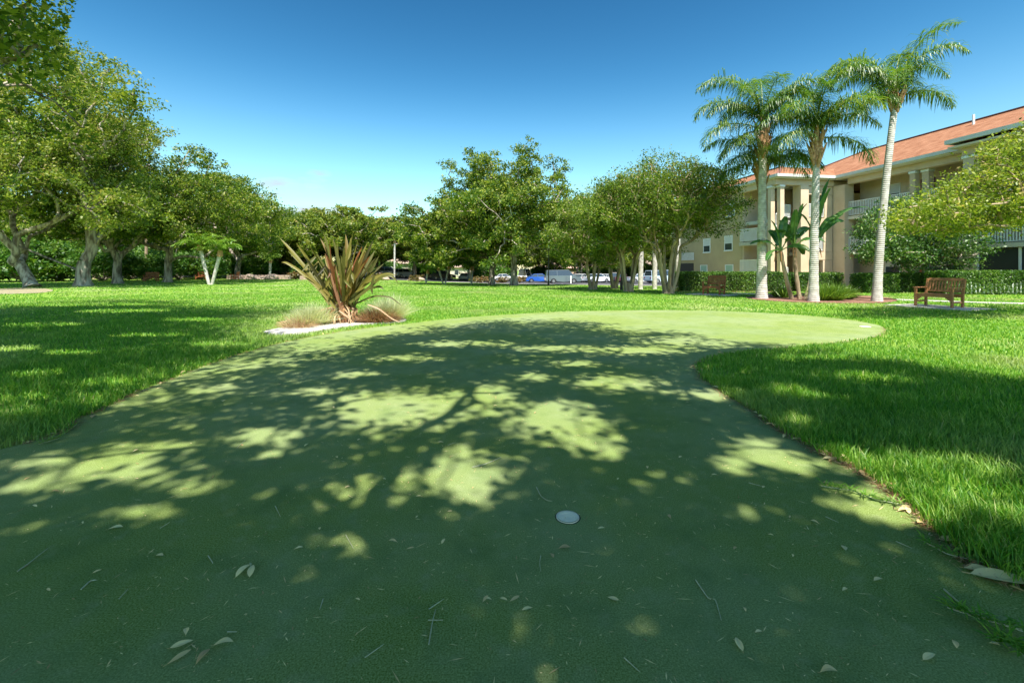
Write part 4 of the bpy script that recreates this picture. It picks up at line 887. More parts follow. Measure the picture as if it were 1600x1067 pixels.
# ================================================================== CARS
def car(label, loc_, rz, col, kind='sedan', group='cars in the far car park'):
    paint = bpy.data.materials.get('paint_'+'_'.join(str(int(c*100)) for c in col)) or principled('paint_'+'_'.join(str(int(c*100)) for c in col), col, .3, coat=.8)
    t = thing('parked_car', label, {'sedan': 'car', 'suv': 'suv', 'van': 'van', 'truck': 'truck'}[kind], loc_, rz, group)
    if kind == 'sedan': L_, W_, H1, H2 = 4.6, 1.8, .92, 1.43; roof = [(-1.55, .92), (-.95, 1.38), (.45, 1.43), (1.15, 1.0)]; hood = [(-2.3, .45), (-2.28, .88), (-1.55, .95), (1.15, .98), (1.9, .85), (2.28, .68), (2.3, .38)]
    elif kind in ('suv',): L_, W_, H1, H2 = 4.7, 1.88, 1.05, 1.72; roof = [(-2.15, 1.05), (-1.95, 1.66), (.3, 1.72), (1.0, 1.1)]; hood = [(-2.35, .5), (-2.33, 1.02), (-2.1, 1.08), (1.0, 1.1), (1.95, .98), (2.32, .8), (2.35, .42)]
    elif kind == 'van': L_, W_, H1, H2 = 5.0, 1.95, 1.05, 1.85; roof = [(-2.4, 1.05), (-2.3, 1.78), (.7, 1.85), (1.5, 1.1)]; hood = [(-2.5, .45), (-2.48, 1.05), (-2.3, 1.08), (1.5, 1.1), (2.2, .92), (2.48, .75), (2.5, .4)]
    else: L_, W_, H1, H2 = 5.6, 2.0, 1.1, 2.5; roof = [(-2.6, 1.1), (-2.58, 2.4), (.9, 2.5), (1.5, 1.2)]; hood = [(-2.8, .6), (-2.78, 1.15), (-2.6, 1.16), (1.5, 1.18), (2.3, 1.05), (2.75, .9), (2.8, .5)]
    def loft(prof, halfw, z0, inset):
        n = len(prof); m = MB(); xs = np.array(prof)
        rows = []
        for s_, w_ in ((-1, halfw), (1, halfw)):
            rows.append([(x, s_*(w_-inset*(z-z0)), z) for x, z in prof])
        V = np.array(rows[0]+rows[1]); i = np.arange(n); j = (i+1) % n
        m.add(V, [np.stack([i, j, j+n, i+n], -1)]); 
        from mathutils.geometry import tessellate_polygon
        T = np.array(tessellate_polygon([[Vector((x, z, 0)) for x, z in prof]])); m.add(V, [T, T+n]); return m
    # wheel arches cut into the sill line
    sill = []
    for cx in (1.42, -1.42):
        for a in np.linspace(0, math.pi, 9): sill.append((cx+.40*math.cos(a), .30+.40*math.sin(a)))
    lo = [(2.28, .25)]+[(x, z) for x, z in sill if x > -9][:9]+[(0, .22)]+sill[9:]+[(-2.28, .28)]
    body = loft(hood+lo, W_/2, .3, .06); body.obj('body', paint, t, bevel=.03)
    cabin = loft(roof, W_/2-.06, .9, .28); cabin.obj('glass', GLASS, t, bevel=.02)
    rt = MB(); (xa, za), (xb, zb) = roof[1], roof[2]; hw = W_/2-.06-.28*(za-.9)
    rt.add([(xa-.04, -hw, za+.005), (xb+.05, -hw, zb+.005), (xb+.05, hw, zb+.005), (xa-.04, hw, za+.005), (xa-.02, -hw+.03, za+.04), (xb, -hw+.03, zb+.04), (xb, hw-.03, zb+.04), (xa-.02, hw-.03, za+.04)], [[[4, 5, 6, 7], [0, 1, 5, 4], [1, 2, 6, 5], [2, 3, 7, 6], [3, 0, 4, 7]]])
    for s_ in (-1, 1):
        for (p0, p1) in ((roof[0], roof[1]), (((roof[1][0]+roof[2][0])/2-.1, .95), ((roof[1][0]+roof[2][0])/2-.1, roof[2][1])), (roof[2], roof[3])):
            rt.bar((p0[0], s_*(W_/2-.06-.28*(p0[1]-.9)+.006), p0[1]), (p1[0], s_*(W_/2-.06-.28*(p1[1]-.9)+.006), p1[1]), .05, .03, (0, s_, .2))
    rt.obj('roof', paint, t)
    for x in (-1.42, 1.42):
        for s_ in (-1, 1):
            y = s_*(W_/2-.12); wh = MB(); wh.tube([(x, y-.1, .33), (x, y+.1, .33)], [.33, .33], 20); w_ = wh.obj('wheel', RUB, t, bevel=.02)
            MB().tube([(x, y+s_*.085, .33), (x, y+s_*.107, .33)], [.21, .19], 14).obj('rim', RIM, w_)
    for s_ in (-1, 1):
        MB().box(L_/2-.14, L_/2-.012, s_*(W_/2-.28)-.17, s_*(W_/2-.28)+.17, .60, .72).obj('headlight', LITEW, t, bevel=.02)
        MB().box(-L_/2-.012, -L_/2+.1, s_*(W_/2-.26)-.14, s_*(W_/2-.26)+.14, .72, .88).obj('taillight', LITER, t, bevel=.02)
    return t
for px, d, ang, col, kind, lab in [
    (842, 76, 8, (.02, .09, .38), 'sedan', 'bright blue sedan on the car park left of the dark van'),
    (879, 64, 4, (.10, .13, .14), 'van', 'dark grey van parked behind the white bollard'),
    (907, 78, 60, (.78, .78, .76), 'sedan', 'white sedan just right of the dark van'),
    (913, 90, 10, (.55, .05, .03), 'suv', 'red car roof showing above the white cars'),
    (932, 76, 25, (.72, .74, .75), 'sedan', 'white sedan behind the leftmost crape myrtle'),
    (945, 79, 60, (.66, .66, .66), 'sedan', 'pale car half hidden right of the leftmost crape myrtle'),
    (960, 81, 80, (.03, .035, .04), 'suv', 'black suv left of the middle crape myrtle'),
    (972, 78, 70, (.10, .03, .05), 'sedan', 'dark maroon car behind the black lamp post'),
    (1003, 72, 6, (.62, .63, .65), 'sedan', 'silver sedan behind the pale palm trunks'),
    (1034, 66, 20, (.55, .66, .74), 'van', 'pale blue van glimpsed left of the largest crape myrtle'),
    (821, 90, 75, (.78, .78, .78), 'truck', 'white box truck right of the tall forked oak'),
    (786, 92, 15, (.75, .75, .75), 'sedan', 'white car seen between the two middle oaks'),
    (728, 90, 80, (.45, .48, .50), 'sedan', 'grey car behind the dark small palm'),
    (693, 88, 10, (.02, .02, .025), 'suv', 'black suv behind the middle twin palm'),
    (631, 88, 55, (.60, .62, .65), 'suv', 'silver suv far behind the right side of the flax'),
    (607, 93, 20, (.74, .74, .74), 'van', 'white van far behind the flax tips')]:
    car(lab, atd(px, d)+Vector((0, 0, .04)), math.radians(ang), col, kind)
# lamp posts
def lamp(label, p, h):
    t = thing('lamp_post', label, 'lamp post', p, 0, 'black lamp posts by the car park')
    MB().tube([(0, 0, 0), (0, 0, .5), (0, 0, .52), (0, 0, h)], [.10, .09, .05, .04], 10).obj('post', BLK, t)
    MB().lathe([(.001, h+.45), (.12, h+.36), (.20, h+.30), (.06, h+.28)], 12).obj('cap', BLK, t)
    MB().lathe([(.08, h), (.15, h+.28), (.001, h+.28)], 12).obj('globe', LITEW, t)
lamp('black lamp post beside the stout middle crape myrtle', at(971, 453.5), 3.4)
lamp('distant black lamp post left of the dark van', at(857, 447), 3.6)

# ---- far houses behind the car park
def house(label, p, w_, d_, h_, wallm, roofm, rz=0):
    t = thing('far_house', label, 'house', p, rz, 'low houses beyond the car park')
    MB().box(-w_/2, w_/2, -d_/2, d_/2, -.3, h_).obj('wall', wallm, t)
    e = .5; z = h_+.002; r = MB(); A = [(-w_/2-e, -d_/2-e, z), (w_/2+e, -d_/2-e, z), (w_/2+e, d_/2+e, z), (-w_/2-e, d_/2+e, z), (-w_/2+d_*.4, 0, z+d_*.22), (w_/2-d_*.4, 0, z+d_*.22)]
    r.add(A, [[[0, 1, 5, 4], [2, 3, 4, 5], [3, 2, 1, 0]], [[1, 2, 5], [3, 0, 4]]]); r.obj('roof', roofm, t)
    for i in range(int(w_//3)):
        x = -w_/2+1.5+i*3; f = MB().box(x-.55, x+.55, -d_/2-.04, -d_/2-.002, .9, 2.1).obj('window', WHITE, t); MB().box(x-.47, x+.47, -d_/2-.06, -d_/2-.042, .98, 2.02).obj('pane', GLASS, f)
    MB().box(w_/2-1.3, w_/2-.4, -d_/2-.05, -d_/2-.002, 0, 2.05).obj('door', WHITE, t)
PINK = principled('pink_stucco', (.58, .42, .33), .9, c2=(.62, .46, .37), scale=1)
BROWNR = principled('brown_roof', (.36, .26, .20), .9, c2=(.44, .33, .26), scale=3)
house('small pinkish house low behind the left side of the flax', atd(452, 80), 8, 6, 2.5, PINK, BROWNR, .1)
house('long pale house under the trees behind the far silver car', atd(622, 104), 18, 8, 2.7, TRIM, BROWNR)
house('low pink-roofed house above the dark van', atd(888, 106), 16, 8, 2.7, PINK, principled('pink_roof', (.55, .36, .28), .9))
house('pale house half hidden behind the white box truck', atd(745, 112), 18, 8, 2.7, TRIM, BROWNR)
house('pale wall of a house right of the white cars', atd(990, 108), 14, 8, 2.8, PINK, BROWNR)

# ================================================================== APARTMENT BUILDING
BA = math.radians(9.8)
AB = thing('apartment_building', 'three-storey tan apartment building with terracotta roof and white balcony railings', 'building', (25.1, 35.3, 0), BA)
def part(m, name, mat, parent=AB, **k): return m.obj(name, mat, parent, **k)
EZ = 8.4
# solid walls (butted, never coplanar)
part(MB().box(2.2, 13, -30, -.02, -.6, 8.2), 'wall', WALL)                       # back wall of the galleries
part(MB().box(-.3, 13, 4.9, 9.5, -.6, 8.18), 'wall', WALL)                        # behind the stair hall
part(MB().box(-4.5, -.32, 4.8, 16.5, -.6, 8.19), 'wall', WALLSHADE)                     # left wing
# stair hall front: piers and panels
part(MB().box(-2.75, -2.05, .35, 1.15, -.6, 7.75), 'pier', WALL)
part(MB().box(.25, 1.05, -.55, .45, -.6, 7.75), 'pier', WALL)
for (za, zb) in ((-.6, .1), (2.0, 2.62), (4.55, 5.27), (7.1, 7.74)): part(MB().box(-2.04, .24, .5, .78, za, zb), 'wall_panel', WALL)
part(MB().box(-.62, .24, .52, .76, .11, 1.99), 'wall_panel', WALL)
part(MB().box(-.55, .24, .52, .76, 2.63, 4.54), 'wall_panel', WALL)
part(MB().box(-.48, .24, .52, .76, 5.28, 7.09), 'wall_panel', WALL)
part(MB().box(.3, 2.19, .5, 4.89, -.6, 8.17), 'wall', WALL)
# column pairs
def column(x, y, z1=7.74, wd=.36, cap=True, z0=-.6):
    o = part(MB().box(x-wd/2, x+wd/2, y-wd/2, y+wd/2, z0, z1-.16 if cap else z1), 'column', WALL, bevel=.015)
    if cap: MB().box(x-wd/2-.05, x+wd/2+.05, y-wd/2-.05, y+wd/2+.05, z1-.158, z1-.002).obj('capital', WHITE, o, bevel=.02)
column(-4.35, .55); column(-4.75, 1.05); column(-3.35, 1.5, 4.2, .42, False)
column(.72, -5.3); column(.95, -5.95, wd=.42)
column(-.45, -9.4, wd=.55); column(.72, -12.5); column(-.45, -15.6, wd=.5); column(-.45, -21, wd=.5)
# soffit, beams, slabs
part(MB().box(-.0, 2.19, -8.7, .3, 8.20, 8.30).box(-1.25, 2.19, -30.3, -8.72, 8.22, 8.32).box(-5.05, -.02, 0.02, 4.79, 8.20, 8.30).box(-5.05, -4.51, 4.80, 16.8, 8.2, 8.3), 'soffit', TRIM)
part(MB().box(.5, .95, -9.0, -.56, 7.76, 8.19).box(-.7, -.2, -30, -9.05, 7.76, 8.21).box(-4.9, .24, .38, .74, 7.76, 8.19).box(-4.9, -4.52, .76, 4.79, 7.76, 8.19), 'beam', WALL)
for z in (2.65, 5.3):
    part(MB().box(.52, 2.19, -9.0, -.56, z-.24, z), 'balcony_slab', TRIM)
    part(MB().box(-.68, 2.19, -30, -9.02, z-.24, z+.003), 'balcony_slab', TRIM)
for z in (.95, 3.55): part(MB().box(-4.8, -3.7, 1.3, 4.79, z-.28, z), 'landing', CONC)
part(MB().box(-4.3, -2.76, 2.0, 4.79, 5.0, 5.28), 'landing', TRIM)
part(MB().box(-3.95, -2.9, 1.25, 1.95, 4.38, 4.5), 'stair_cap', WHITE)
part(MB().box(-2.0, .2, 1.5, 4.7, 2.4, 2.63).box(-2.0, .2, 1.5, 4.7, 5.05, 5.28), 'landing', CONC)
# stairs
st = MB()
for i in range(9): st.box(-4.2+i*.16, -4.0+i*.16, 1.4, 2.4, 3.4+i*.2, 3.55+i*.2)
part(st, 'stair', CONC)
part(MB().box(-4.48, .2, 4.60, 4.78, -.4, 8.15), 'wall', WALL)
def railing(a, b, z0, z1=None, h=1.07, gap=.13, nm='railing'):
    a = np.array(a, float); b = np.array(b, float); z1 = z0 if z1 is None else z1; L_ = np.linalg.norm(b-a); n = max(2, int(L_/gap)); m = MB()
    A = np.array([*a, z0]); B = np.array([*b, z1]); m.bar(A+[0, 0, h], B+[0, 0, h], .07, .05); m.bar(A+[0, 0, .09], B+[0, 0, .09], .05, .04)
    for i in range(n+1):
        p = A+(B-A)*i/n; m.box(p[0]-.02, p[0]+.02, p[1]-.02, p[1]+.02, p[2]+.11, p[2]+h-.025)
    return part(m, nm, WHITE)
for z in (2.66, 5.31):
    railing((.6, -.6), (.6, -5.1), z); railing((.6, -6.2), (.6, -9.1), z)
    railing((-.55, -9.75), (-.55, -15.3), z); railing((-.55, -15.9), (-.55, -20.7), z); railing((-.55, -21.3), (-.55, -29.8), z)
railing((-4.75, 1.4), (-4.75, 4.7), .96); railing((-4.75, 1.4), (-4.75, 4.7), 3.56)
railing((-4.1, 1.35), (-3.55, 1.35), 4.5, 5.3, gap=.1); railing((-3.5, 1.36), (-2.8, 1.36), 5.3, gap=.1)
railing((-4.1, 1.3), (-3.6, 1.3), 3.5, gap=.1)
railing((-2.0, .62), (-.55, .62), 2.66, gap=.11); railing((-2.0, .62), (-.5, .62), 5.3, gap=.11); railing((-4.15, .7), (-3.6, .7), .2, h=1.2, gap=.1)
# gutters / fascia
part(MB().box(-.14, .0, -9.3, -.0, EZ-.12, EZ+.1).box(-1.45, -1.3, -30.3, -8.7, EZ+.06, EZ+.30).box(-1.29, -.15, -8.85, -8.71, EZ+.06, EZ+.30).box(-5.2, -.0, -.14, -.0, EZ-.12, EZ+.09).box(-5.22, -5.06, .01, 17, EZ-.12, EZ+.09), 'gutter', GUT)
# roofs: closed solids
R1 = MB(); z = EZ+.04
R1.add([(-.08, -30.5, z), (6.5, -30.5, 11.6), (13.2, -30.5, z), (-.08, 10, z), (6.5, 3.6, 11.6), (13.2, 10, z)], [[[0, 1, 4, 3], [1, 2, 5, 4], [0, 3, 5, 2]], [[3, 4, 5], [0, 2, 1]]])
part(R1, 'roof', SHING)
R2 = MB(); z2 = EZ+.22; R2.add([(-1.36, -30.45, z2), (3.4, -30.45, 10.25), (-1.36, -8.75, z2), (3.4, -8.75, 10.25), (3.4, -30.45, z2+.02), (3.4, -8.75, z2+.02)], [[[0, 1, 3, 2], [0, 2, 5, 4], [1, 4, 5, 3]], [[2, 3, 5], [0, 4, 1]]]); part(R2, 'roof', SHING)
z = EZ+.035; R3 = MB(); R3.add([(-5.12, -.08, z), (3.0, -.08, z), (3.0, 2.7, 9.7), (-2.4, 2.7, 9.7), (3.0, 5.4, z), (.3, 5.4, z), (-5.12, 17, z), (-2.4, 17, 9.7), (.3, 17, z)],
    [[[0, 1, 2, 3], [0, 3, 7, 6], [3, 5, 8, 7], [2, 4, 5, 3]], [[6, 7, 8]]]); part(R3, 'roof', SHING)
cp = MB(); cp.bar((6.5, -30.5, 11.63), (6.5, 3.6, 11.63), .28, .07).bar((6.5, 3.6, 11.63), (-.05, 10, EZ+.1), .26, .06).bar((-2.4, 2.7, 9.73), (-2.4, 17, 9.73), .25, .06).bar((-2.4, 2.7, 9.73), (-5.1, -.06, EZ+.08), .24, .06); part(cp, 'ridge_cap', principled('ridge_tiles', (.20, .075, .05), .9))
part(MB().tube([(5.4, -5.4, 10.9), (5.4, -5.4, 11.75)], [.07, .07], 10), 'vent_pipe', WHITE)
# windows, doors of the gallery wall (facing local -x, plane lx = 2.2)
def win_x(y, z0, w_, h_, x=2.2, pane=GLASS, split=True):
    f = MB(); e = .07; f.box(x-.05, x-.003, y-w_/2, y+w_/2, z0, z0+e).box(x-.05, x-.003, y-w_/2, y+w_/2, z0+h_-e, z0+h_).box(x-.05, x-.003, y-w_/2, y-w_/2+e, z0+e, z0+h_-e).box(x-.05, x-.003, y+w_/2-e, y+w_/2, z0+e, z0+h_-e)
    if split: f.box(x-.045, x-.003, y-w_/2+e, y+w_/2-e, z0+h_*.5-.025, z0+h_*.5+.025)
    o = part(f, 'window', WHITE); MB().box(x-.02, x-.004, y-w_/2+e, y+w_/2-e, z0+e, z0+h_*.5-.026).obj('pane', pane, o); MB().box(x-.02, x-.004, y-w_/2+e, y+w_/2-e, z0+h_*.5+.026, z0+h_-e).obj('pane', SHUT if pane is GLASS else pane, o)
    MB().box(x-.10, x-.051, y-w_/2-.05, y+w_/2+.05, z0-.06, z0).obj('sill', WHITE, o)
def door_x(y, z0, mat, x=2.2):
    o = part(MB().box(x-.05, x-.003, y-.46, y+.46, z0+.01, z0+2.08), 'door', mat); MB().box(x-.09, x-.051, y+.33, y+.37, z0+1.0, z0+1.06).obj('handle', RIM, o)
for z0 in (0, 2.65, 5.3):
    win_x(-2.6, z0+.8, 1.15, 1.35); door_x(-5.0 if z0 > 1 else -4.9, z0, DOORR if z0 > 3 else DOORO)
    win_x(-8.0, z0+.8, 1.3, 1.35); win_x(-11.5, z0+.5, 2.2, 1.7); door_x(-14.2, z0, DOORR); win_x(-18, z0+.6, 2.0, 1.6)
# left wing windows (plane lx = -4.5)
for y, z0, pn in ((6.5, .35, BLIND), (10.4, .35, BLIND), (6.6, 2.95, GLASS), (9.9, 2.9, GLASS), (6.3, 6.0, GLASS), (10.2, 6.0, GLASS), (14, 6.0, GLASS)): win_x(y, z0, 1.15, 1.35, -4.5, pn)
part(MB().box(-4.56, -4.503, 12.2, 14.8, -.4, 1.9), 'entrance', DARKIN); railing((-4.62, 12.0), (-4.62, 15.0), 2.15, h=.8)
part(MB().box(-1.95, -.75, 4.5, 4.59, 0, 2.0).box(-1.9, -.8, 4.5, 4.59, 2.7, 4.5).box(-1.9, -.8, 4.5, 4.59, 5.3, 7.2), 'doorway', DARKIN)
# screened porch on the ground floor of the projecting part
sp_ = part(MB().box(-.5, -.46, -15.3, -9.75, .35, 2.35), 'screen_porch', SCREEN); fr_ = MB()
for y in (-9.72, -11.6, -13.4, -15.3): fr_.box(-.56, -.44, y-.05, y+.05, -.1, 2.39)
fr_.obj('porch_frame', WHITE, sp_); MB().box(-.55, -.42, -15.3, -9.75, -.3, .34).obj('knee_wall', WALL, sp_)
part(MB().box(-.5, -.46, -20.7, -15.9, .35, 2.35), 'screen_porch', SCREEN)
part(MB().box(1.0, 1.06, -8.9, -6.3, .5, 2.0).box(.9, 1.0, -8.9, -6.3, 1.2, 1.25), 'screen_porch', SCREEN)
lf = part(MB().box(-3.0, -2.2, 2.2, 2.6, 7.9, 8.0), 'ceiling_light', WHITE)
# white picket fence in the right hedge
t = thing('picket_fence', 'white picket fence showing through the long right hedge', 'fence', (23.6, 22.12, 0))
m = MB(); [m.box(-1.9+i*.2, -1.84+i*.2, -.02, .02, .08, .55) for i in range(20)]; m.obj('picket', WHITE, t); MB().box(-2, 2, .021, .05, .12, .2).box(-2, 2, .021, .05, .42, .47).obj('rail', WHITE, t)

# ================================================================== ON THE GREEN
def cup(label, p):
    t = thing('golf_cup', label, 'golf hole', (p.x, p.y, .006))
    MB().lathe([(.048, .0006), (.056, .004), (.056, -.0), (.050, .0005)], 40).obj('rim', CUPW, t, True)
    MB().lathe([(.0005, .0012), (.030, .0012), (.0485, .003)], 40).obj('cover_plate', CUPW, t, True)
    MB().lathe([(.0565, .0008), (.062, .0008), (.0625, -.002)], 40).obj('rim_shadow', principled('painted_rim_shadow', (.02, .035, .015), .95), t)  # dark ring paints the recess shadow around the cup rim
    MB().lathe([(.034, .0016), (.037, .003), (.040, .0018)], 40).obj('ridge_ring', CUPW, t, True)
    return t
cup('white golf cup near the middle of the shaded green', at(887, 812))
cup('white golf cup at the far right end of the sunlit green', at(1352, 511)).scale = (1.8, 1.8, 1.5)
# fallen leaves
def leafmesh(rng, kind):
    n = 9; s = np.linspace(0, 1, n); w_ = np.sin(np.pi*s**(.8 if kind else 1.25))**.9*rng.uniform(.32, .48)*.5; cz = rng.uniform(.04, .16)*np.sin(np.pi*s)+rng.uniform(0, .1)*s**2
    mid = np.stack([s-.5, .06*rng.normal()*np.sin(np.pi*s), cz+.02], -1); e = np.stack([0*s, w_, w_*rng.uniform(.1, .5)], -1); e2 = e*np.array([1, -1, 1]); V = np.concatenate([mid+e, mid, mid+e2]); i = np.arange(n-1)
    m = MB(); m.add(V, [np.concatenate([np.stack([i, i+n, i+n+1, i+1], -1), np.stack([i+n, i+2*n, i+2*n+1, i+n+1], -1)])], rng.uniform(.45, 1) if kind else rng.uniform(.15, 1)); m.tube([(-.5, 0, .02), (-.62, .02, .015)], [.012, .008], 4, a=.2); return m
rv = np.random.default_rng(201)
LM = [leafmesh(rv, i % 2).mesh('fallen_leaf', LEAFM) for i in range(12)]
def put_leaf(px, py, ln, ang, k, label='small pale fallen leaf lying on the putting green', grp='fallen leaves scattered on the green', dz=.008):
    p = at(px, py); o = bpy.data.objects.new('fallen_leaf', LM[k % 12]); COL.objects.link(o); o.location = (p.x, p.y, dz); o.scale = (ln,)*3; o.rotation_euler = (0, 0, ang); tag(o, label, 'leaf', grp); return o
for px, py, ln, ang, k, lab in [(381, 904, .075, 1.25, 1, 'left leaf of the upright pale pair at the lower left'), (393, 903, .07, 1.9, 3, 'right leaf of the upright pale pair at the lower left'), (284, 1014, .062, .5, 5, 'long pale leaf left of the lower cluster of five'), (349, 1021, .06, .15, 7, 'broad beige leaf right in the lower cluster of five'),
                                (290, 994, .035, 2.2, 0, 'smallest leaf, top of the lower cluster of five'), (280, 1046, .065, .9, 2, 'brown leaf at the very bottom of the lower cluster'), (317, 1039, .055, 1.4, 4, 'narrow greenish leaf in the middle of the lower cluster'), (1568, 922, .20, -.35, 5, 'largest pinkish dry leaf at the right grass edge'),
                                (1532, 908, .10, -.45, 9, 'pale leaf touching the largest dry leaf'), (180, 829, .06, .3, 6, 'pale leaf in the sun patch on the left of the green'), (882, 860, .055, .1, 8, 'pale leaf just below the near golf cup'), (1155, 1013, .055, 1.5, 11, 'upright leaf in the faint sun patch bottom centre-right'),
                                (1295, 1058, .055, .05, 10, 'pale leaf at the bottom edge right of centre'), (1452, 1035, .055, .3, 3, 'beige folded leaf near the lower right corner'), (1373, 915, .04, .1, 7, 'single pale leaf well below the right-hand sun patch'), (641, 866, .035, .3, 2, 'dark brown curled leaf left of centre')]:
    put_leaf(px, py, ln, ang, k, lab)
for px, py in [(503, 834), (613, 855), (653, 812), (700, 808), (694, 851), (765, 945), (790, 945), (805, 940), (826, 964), (759, 944), (1234, 816), (1203, 841), (1275, 828), (1318, 865), (1115, 690), (1113, 747), (1078, 635), (1012, 739), (1061, 720), (966, 752), (690, 699), (756, 612), (635, 651), (380, 702), (345, 630), (353, 632), (320, 675), (182, 658), (213, 706),
               (88, 775), (215, 757), (45, 755), (52, 802), (127, 822), (546, 766), (602, 752), (657, 781), (758, 658), (835, 652), (798, 573), (776, 634), (600, 565), (455, 545), (440, 600), (395, 632), (520, 640), (560, 690), (1250, 745), (1290, 760), (1195, 770), (1150, 860), (1050, 812), (1240, 880), (1183, 1000), (1316, 932), (1165, 967), (1555, 1020), (960, 940), (480, 700), (530, 720),
               (1000, 600), (950, 640), (1055, 640), (860, 700), (1140, 640), (900, 610), (700, 560), (640, 590), (1020, 560), (880, 530), (750, 530), (1490, 1024), (940, 835), (858, 880), (470, 860), (250, 880), (150, 905), (75, 930), (560, 940)]:
    put_leaf(px+rv.uniform(-4, 4), py+rv.uniform(-3, 3), rv.uniform(.022, .045), rv.uniform(0, 6.28), int(rv.integers(12)))
# leaf litter at the grass edges
for px, py in [(1165, 632), (1150, 628), (1180, 650), (1195, 655), (1210, 668), (1235, 680), (1250, 692), (1240, 688), (1262, 690), (1278, 702), (1290, 705), (1305, 728), (1225, 672), (1410, 800), (1425, 803), (1418, 806), (1460, 822), (1485, 848), (1500, 856), (1510, 862), (1518, 870), (1590, 932), (250, 606), (228, 612), (210, 618), (190, 625), (150, 655), (110, 668), (85, 680), (60, 690), (45, 695), (280, 592)]:
    put_leaf(px+rv.uniform(-4, 4), py+rv.uniform(-3, 3), rv.uniform(.04, .09), rv.uniform(0, 6.28), int(rv.integers(12)), 'dry brown leaf caught along the grass edge', 'dry leaves along the grass edge')
re_ = np.random.default_rng(205); edge_pts = [p for p in GREEN if 1.5 < p[1] < 9.5 and abs(p[0]) < 1.12*p[1]]
for i in range(75):
    p = edge_pts[int(re_.integers(len(edge_pts)))]+re_.normal(0, .05, 2)
    if p[0] < 0 and re_.uniform() < .5: continue
    o = bpy.data.objects.new('fallen_leaf', LM[int(re_.integers(6))*2]); COL.objects.link(o); o.location = (p[0], p[1], .012); o.scale = (re_.uniform(.04, .08),)*3; o.rotation_euler = (re_.uniform(-.3, .3), re_.uniform(-.3, .3), re_.uniform(0, 6.28)); tag(o, 'dry brown leaf caught along the grass edge', 'leaf', 'dry leaves along the grass edge')
# twigs
def twig(px, label='thin dry twig lying on the green', r=.0016, grp='dry twigs on the green', mat=TWIG):
    P = [at(*q) for q in px]; c = P[0]; K = np.array([(p.x-c.x, p.y-c.y, 0) for p in P]); tt = np.linspace(0, len(K)-1, 4*(len(K)-1)+1); Q = np.stack([np.interp(tt, np.arange(len(K)), K[:, j]) for j in range(3)], -1); Q[1:-1] = (Q[:-2]+2*Q[1:-1]+Q[2:])/4; Q[:, 2] = .0035
    o = MB().tube(Q, np.linspace(r*1.2, r*.6, len(Q)), 5).obj('twig', mat); o.location = (c.x, c.y, .006); return tag(o, label, 'twig', grp)
twig([(1087, 914), (1107, 940), (1118, 955), (1127, 978)], 'long curved twig below the faint centre-right sun spot', .0022)
twig([(838, 770), (845, 782), (856, 788), (872, 790)], 'curved green twig just above the near golf cup', .0022)
twig([(738, 735), (760, 730), (783, 719)], 'straight twig crossing the central sun patch', .003)
twig([(27, 897), (45, 885), (60, 872), (75, 863)], 'curved twig at the far left of the green', .002)
twig([(670, 1012), (676, 990), (681, 972)], 'upright stem of the crossed twig at the bottom centre-left', .002)
twig([(669, 978), (680, 977), (692, 975)], 'crosspiece of the crossed twig at the bottom centre-left', .0015)
twig([(390, 888), (393, 893), (389, 898)], 'tiny dark stalk above the pale leaf pair', .0018)
twig([(127, 926), (142, 921), (165, 910)], 'forked twig left of the pale leaf pair', .0025)
twig([(1475, 938), (1510, 958), (1545, 978), (1600, 1000)], 'long straight stem at the lower right edge', .003)
for q in [[(570, 1038), (600, 1013)], [(670, 960), (694, 944)], [(370, 705), (384, 690)], [(505, 948), (500, 960), (498, 970)], [(325, 878), (333, 885), (330, 895)], [(186, 952), (200, 935)], [(845, 876), (843, 885), (845, 898)], [(1170, 758), (1195, 770)], [(1400, 850), (1425, 862)], [(355, 1005), (362, 998), (370, 1000)], [(250, 832), (265, 820)], [(700, 700), (712, 695)], [(1290, 812), (1310, 822)], [(540, 846), (552, 860)], [(430, 800), (438, 812)], [(975, 1040), (1000, 1055)]]:
    twig(q)
# bluish grass runners creeping over the edge
def runner(label, px, seed):
    rng = np.random.default_rng(seed); P = np.array([tuple(at(*q)) for q in px]); c = P[0].copy(); tt = np.linspace(0, len(P)-1, 26); Q = np.stack([np.interp(tt, np.arange(len(P)), P[:, j]) for j in range(3)], -1)-c; Q[:, 2] = .012
    t = thing('grass_runner', label, 'grass runner', (c[0], c[1], .004), 0, 'grass runners creeping over the edge of the green'); MB().tube(Q, .0022, 5).obj('stem', TWIG, t); m = MB()
    for i in range(1, 26):
        for k in range(3):
            a = rng.uniform(0, 6.28); l = rng.uniform(.03, .07); d = np.array([math.cos(a), math.sin(a), rng.uniform(.1, .6)])*l; V, F_ = strap([Q[i], Q[i]+d*.5+np.array([0, 0, .008]), Q[i]+d], [.004, .007, .001], np.array([0, 0, 1.]), 0); m.add(V, [F_], rng.uniform(.2, .7))
    m.obj('blades', GRS, t)
runner('grass runner reaching furthest left over the right edge of the green', [(1283, 764), (1330, 776), (1370, 790), (1410, 800)], 211)
runner('grass runner below the sunlit grass on the right edge', [(1440, 850), (1480, 872), (1530, 890), (1575, 905)], 212)
runner('grass runner near the lower right corner', [(1480, 968), (1530, 978), (1600, 1002)], 213)
runner('short grass runner in the very lower right corner', [(1550, 1015), (1580, 1030), (1600, 1045)], 214)
runner('grass runner on the left edge of the green', [(120, 668), (90, 690), (60, 698)], 215)
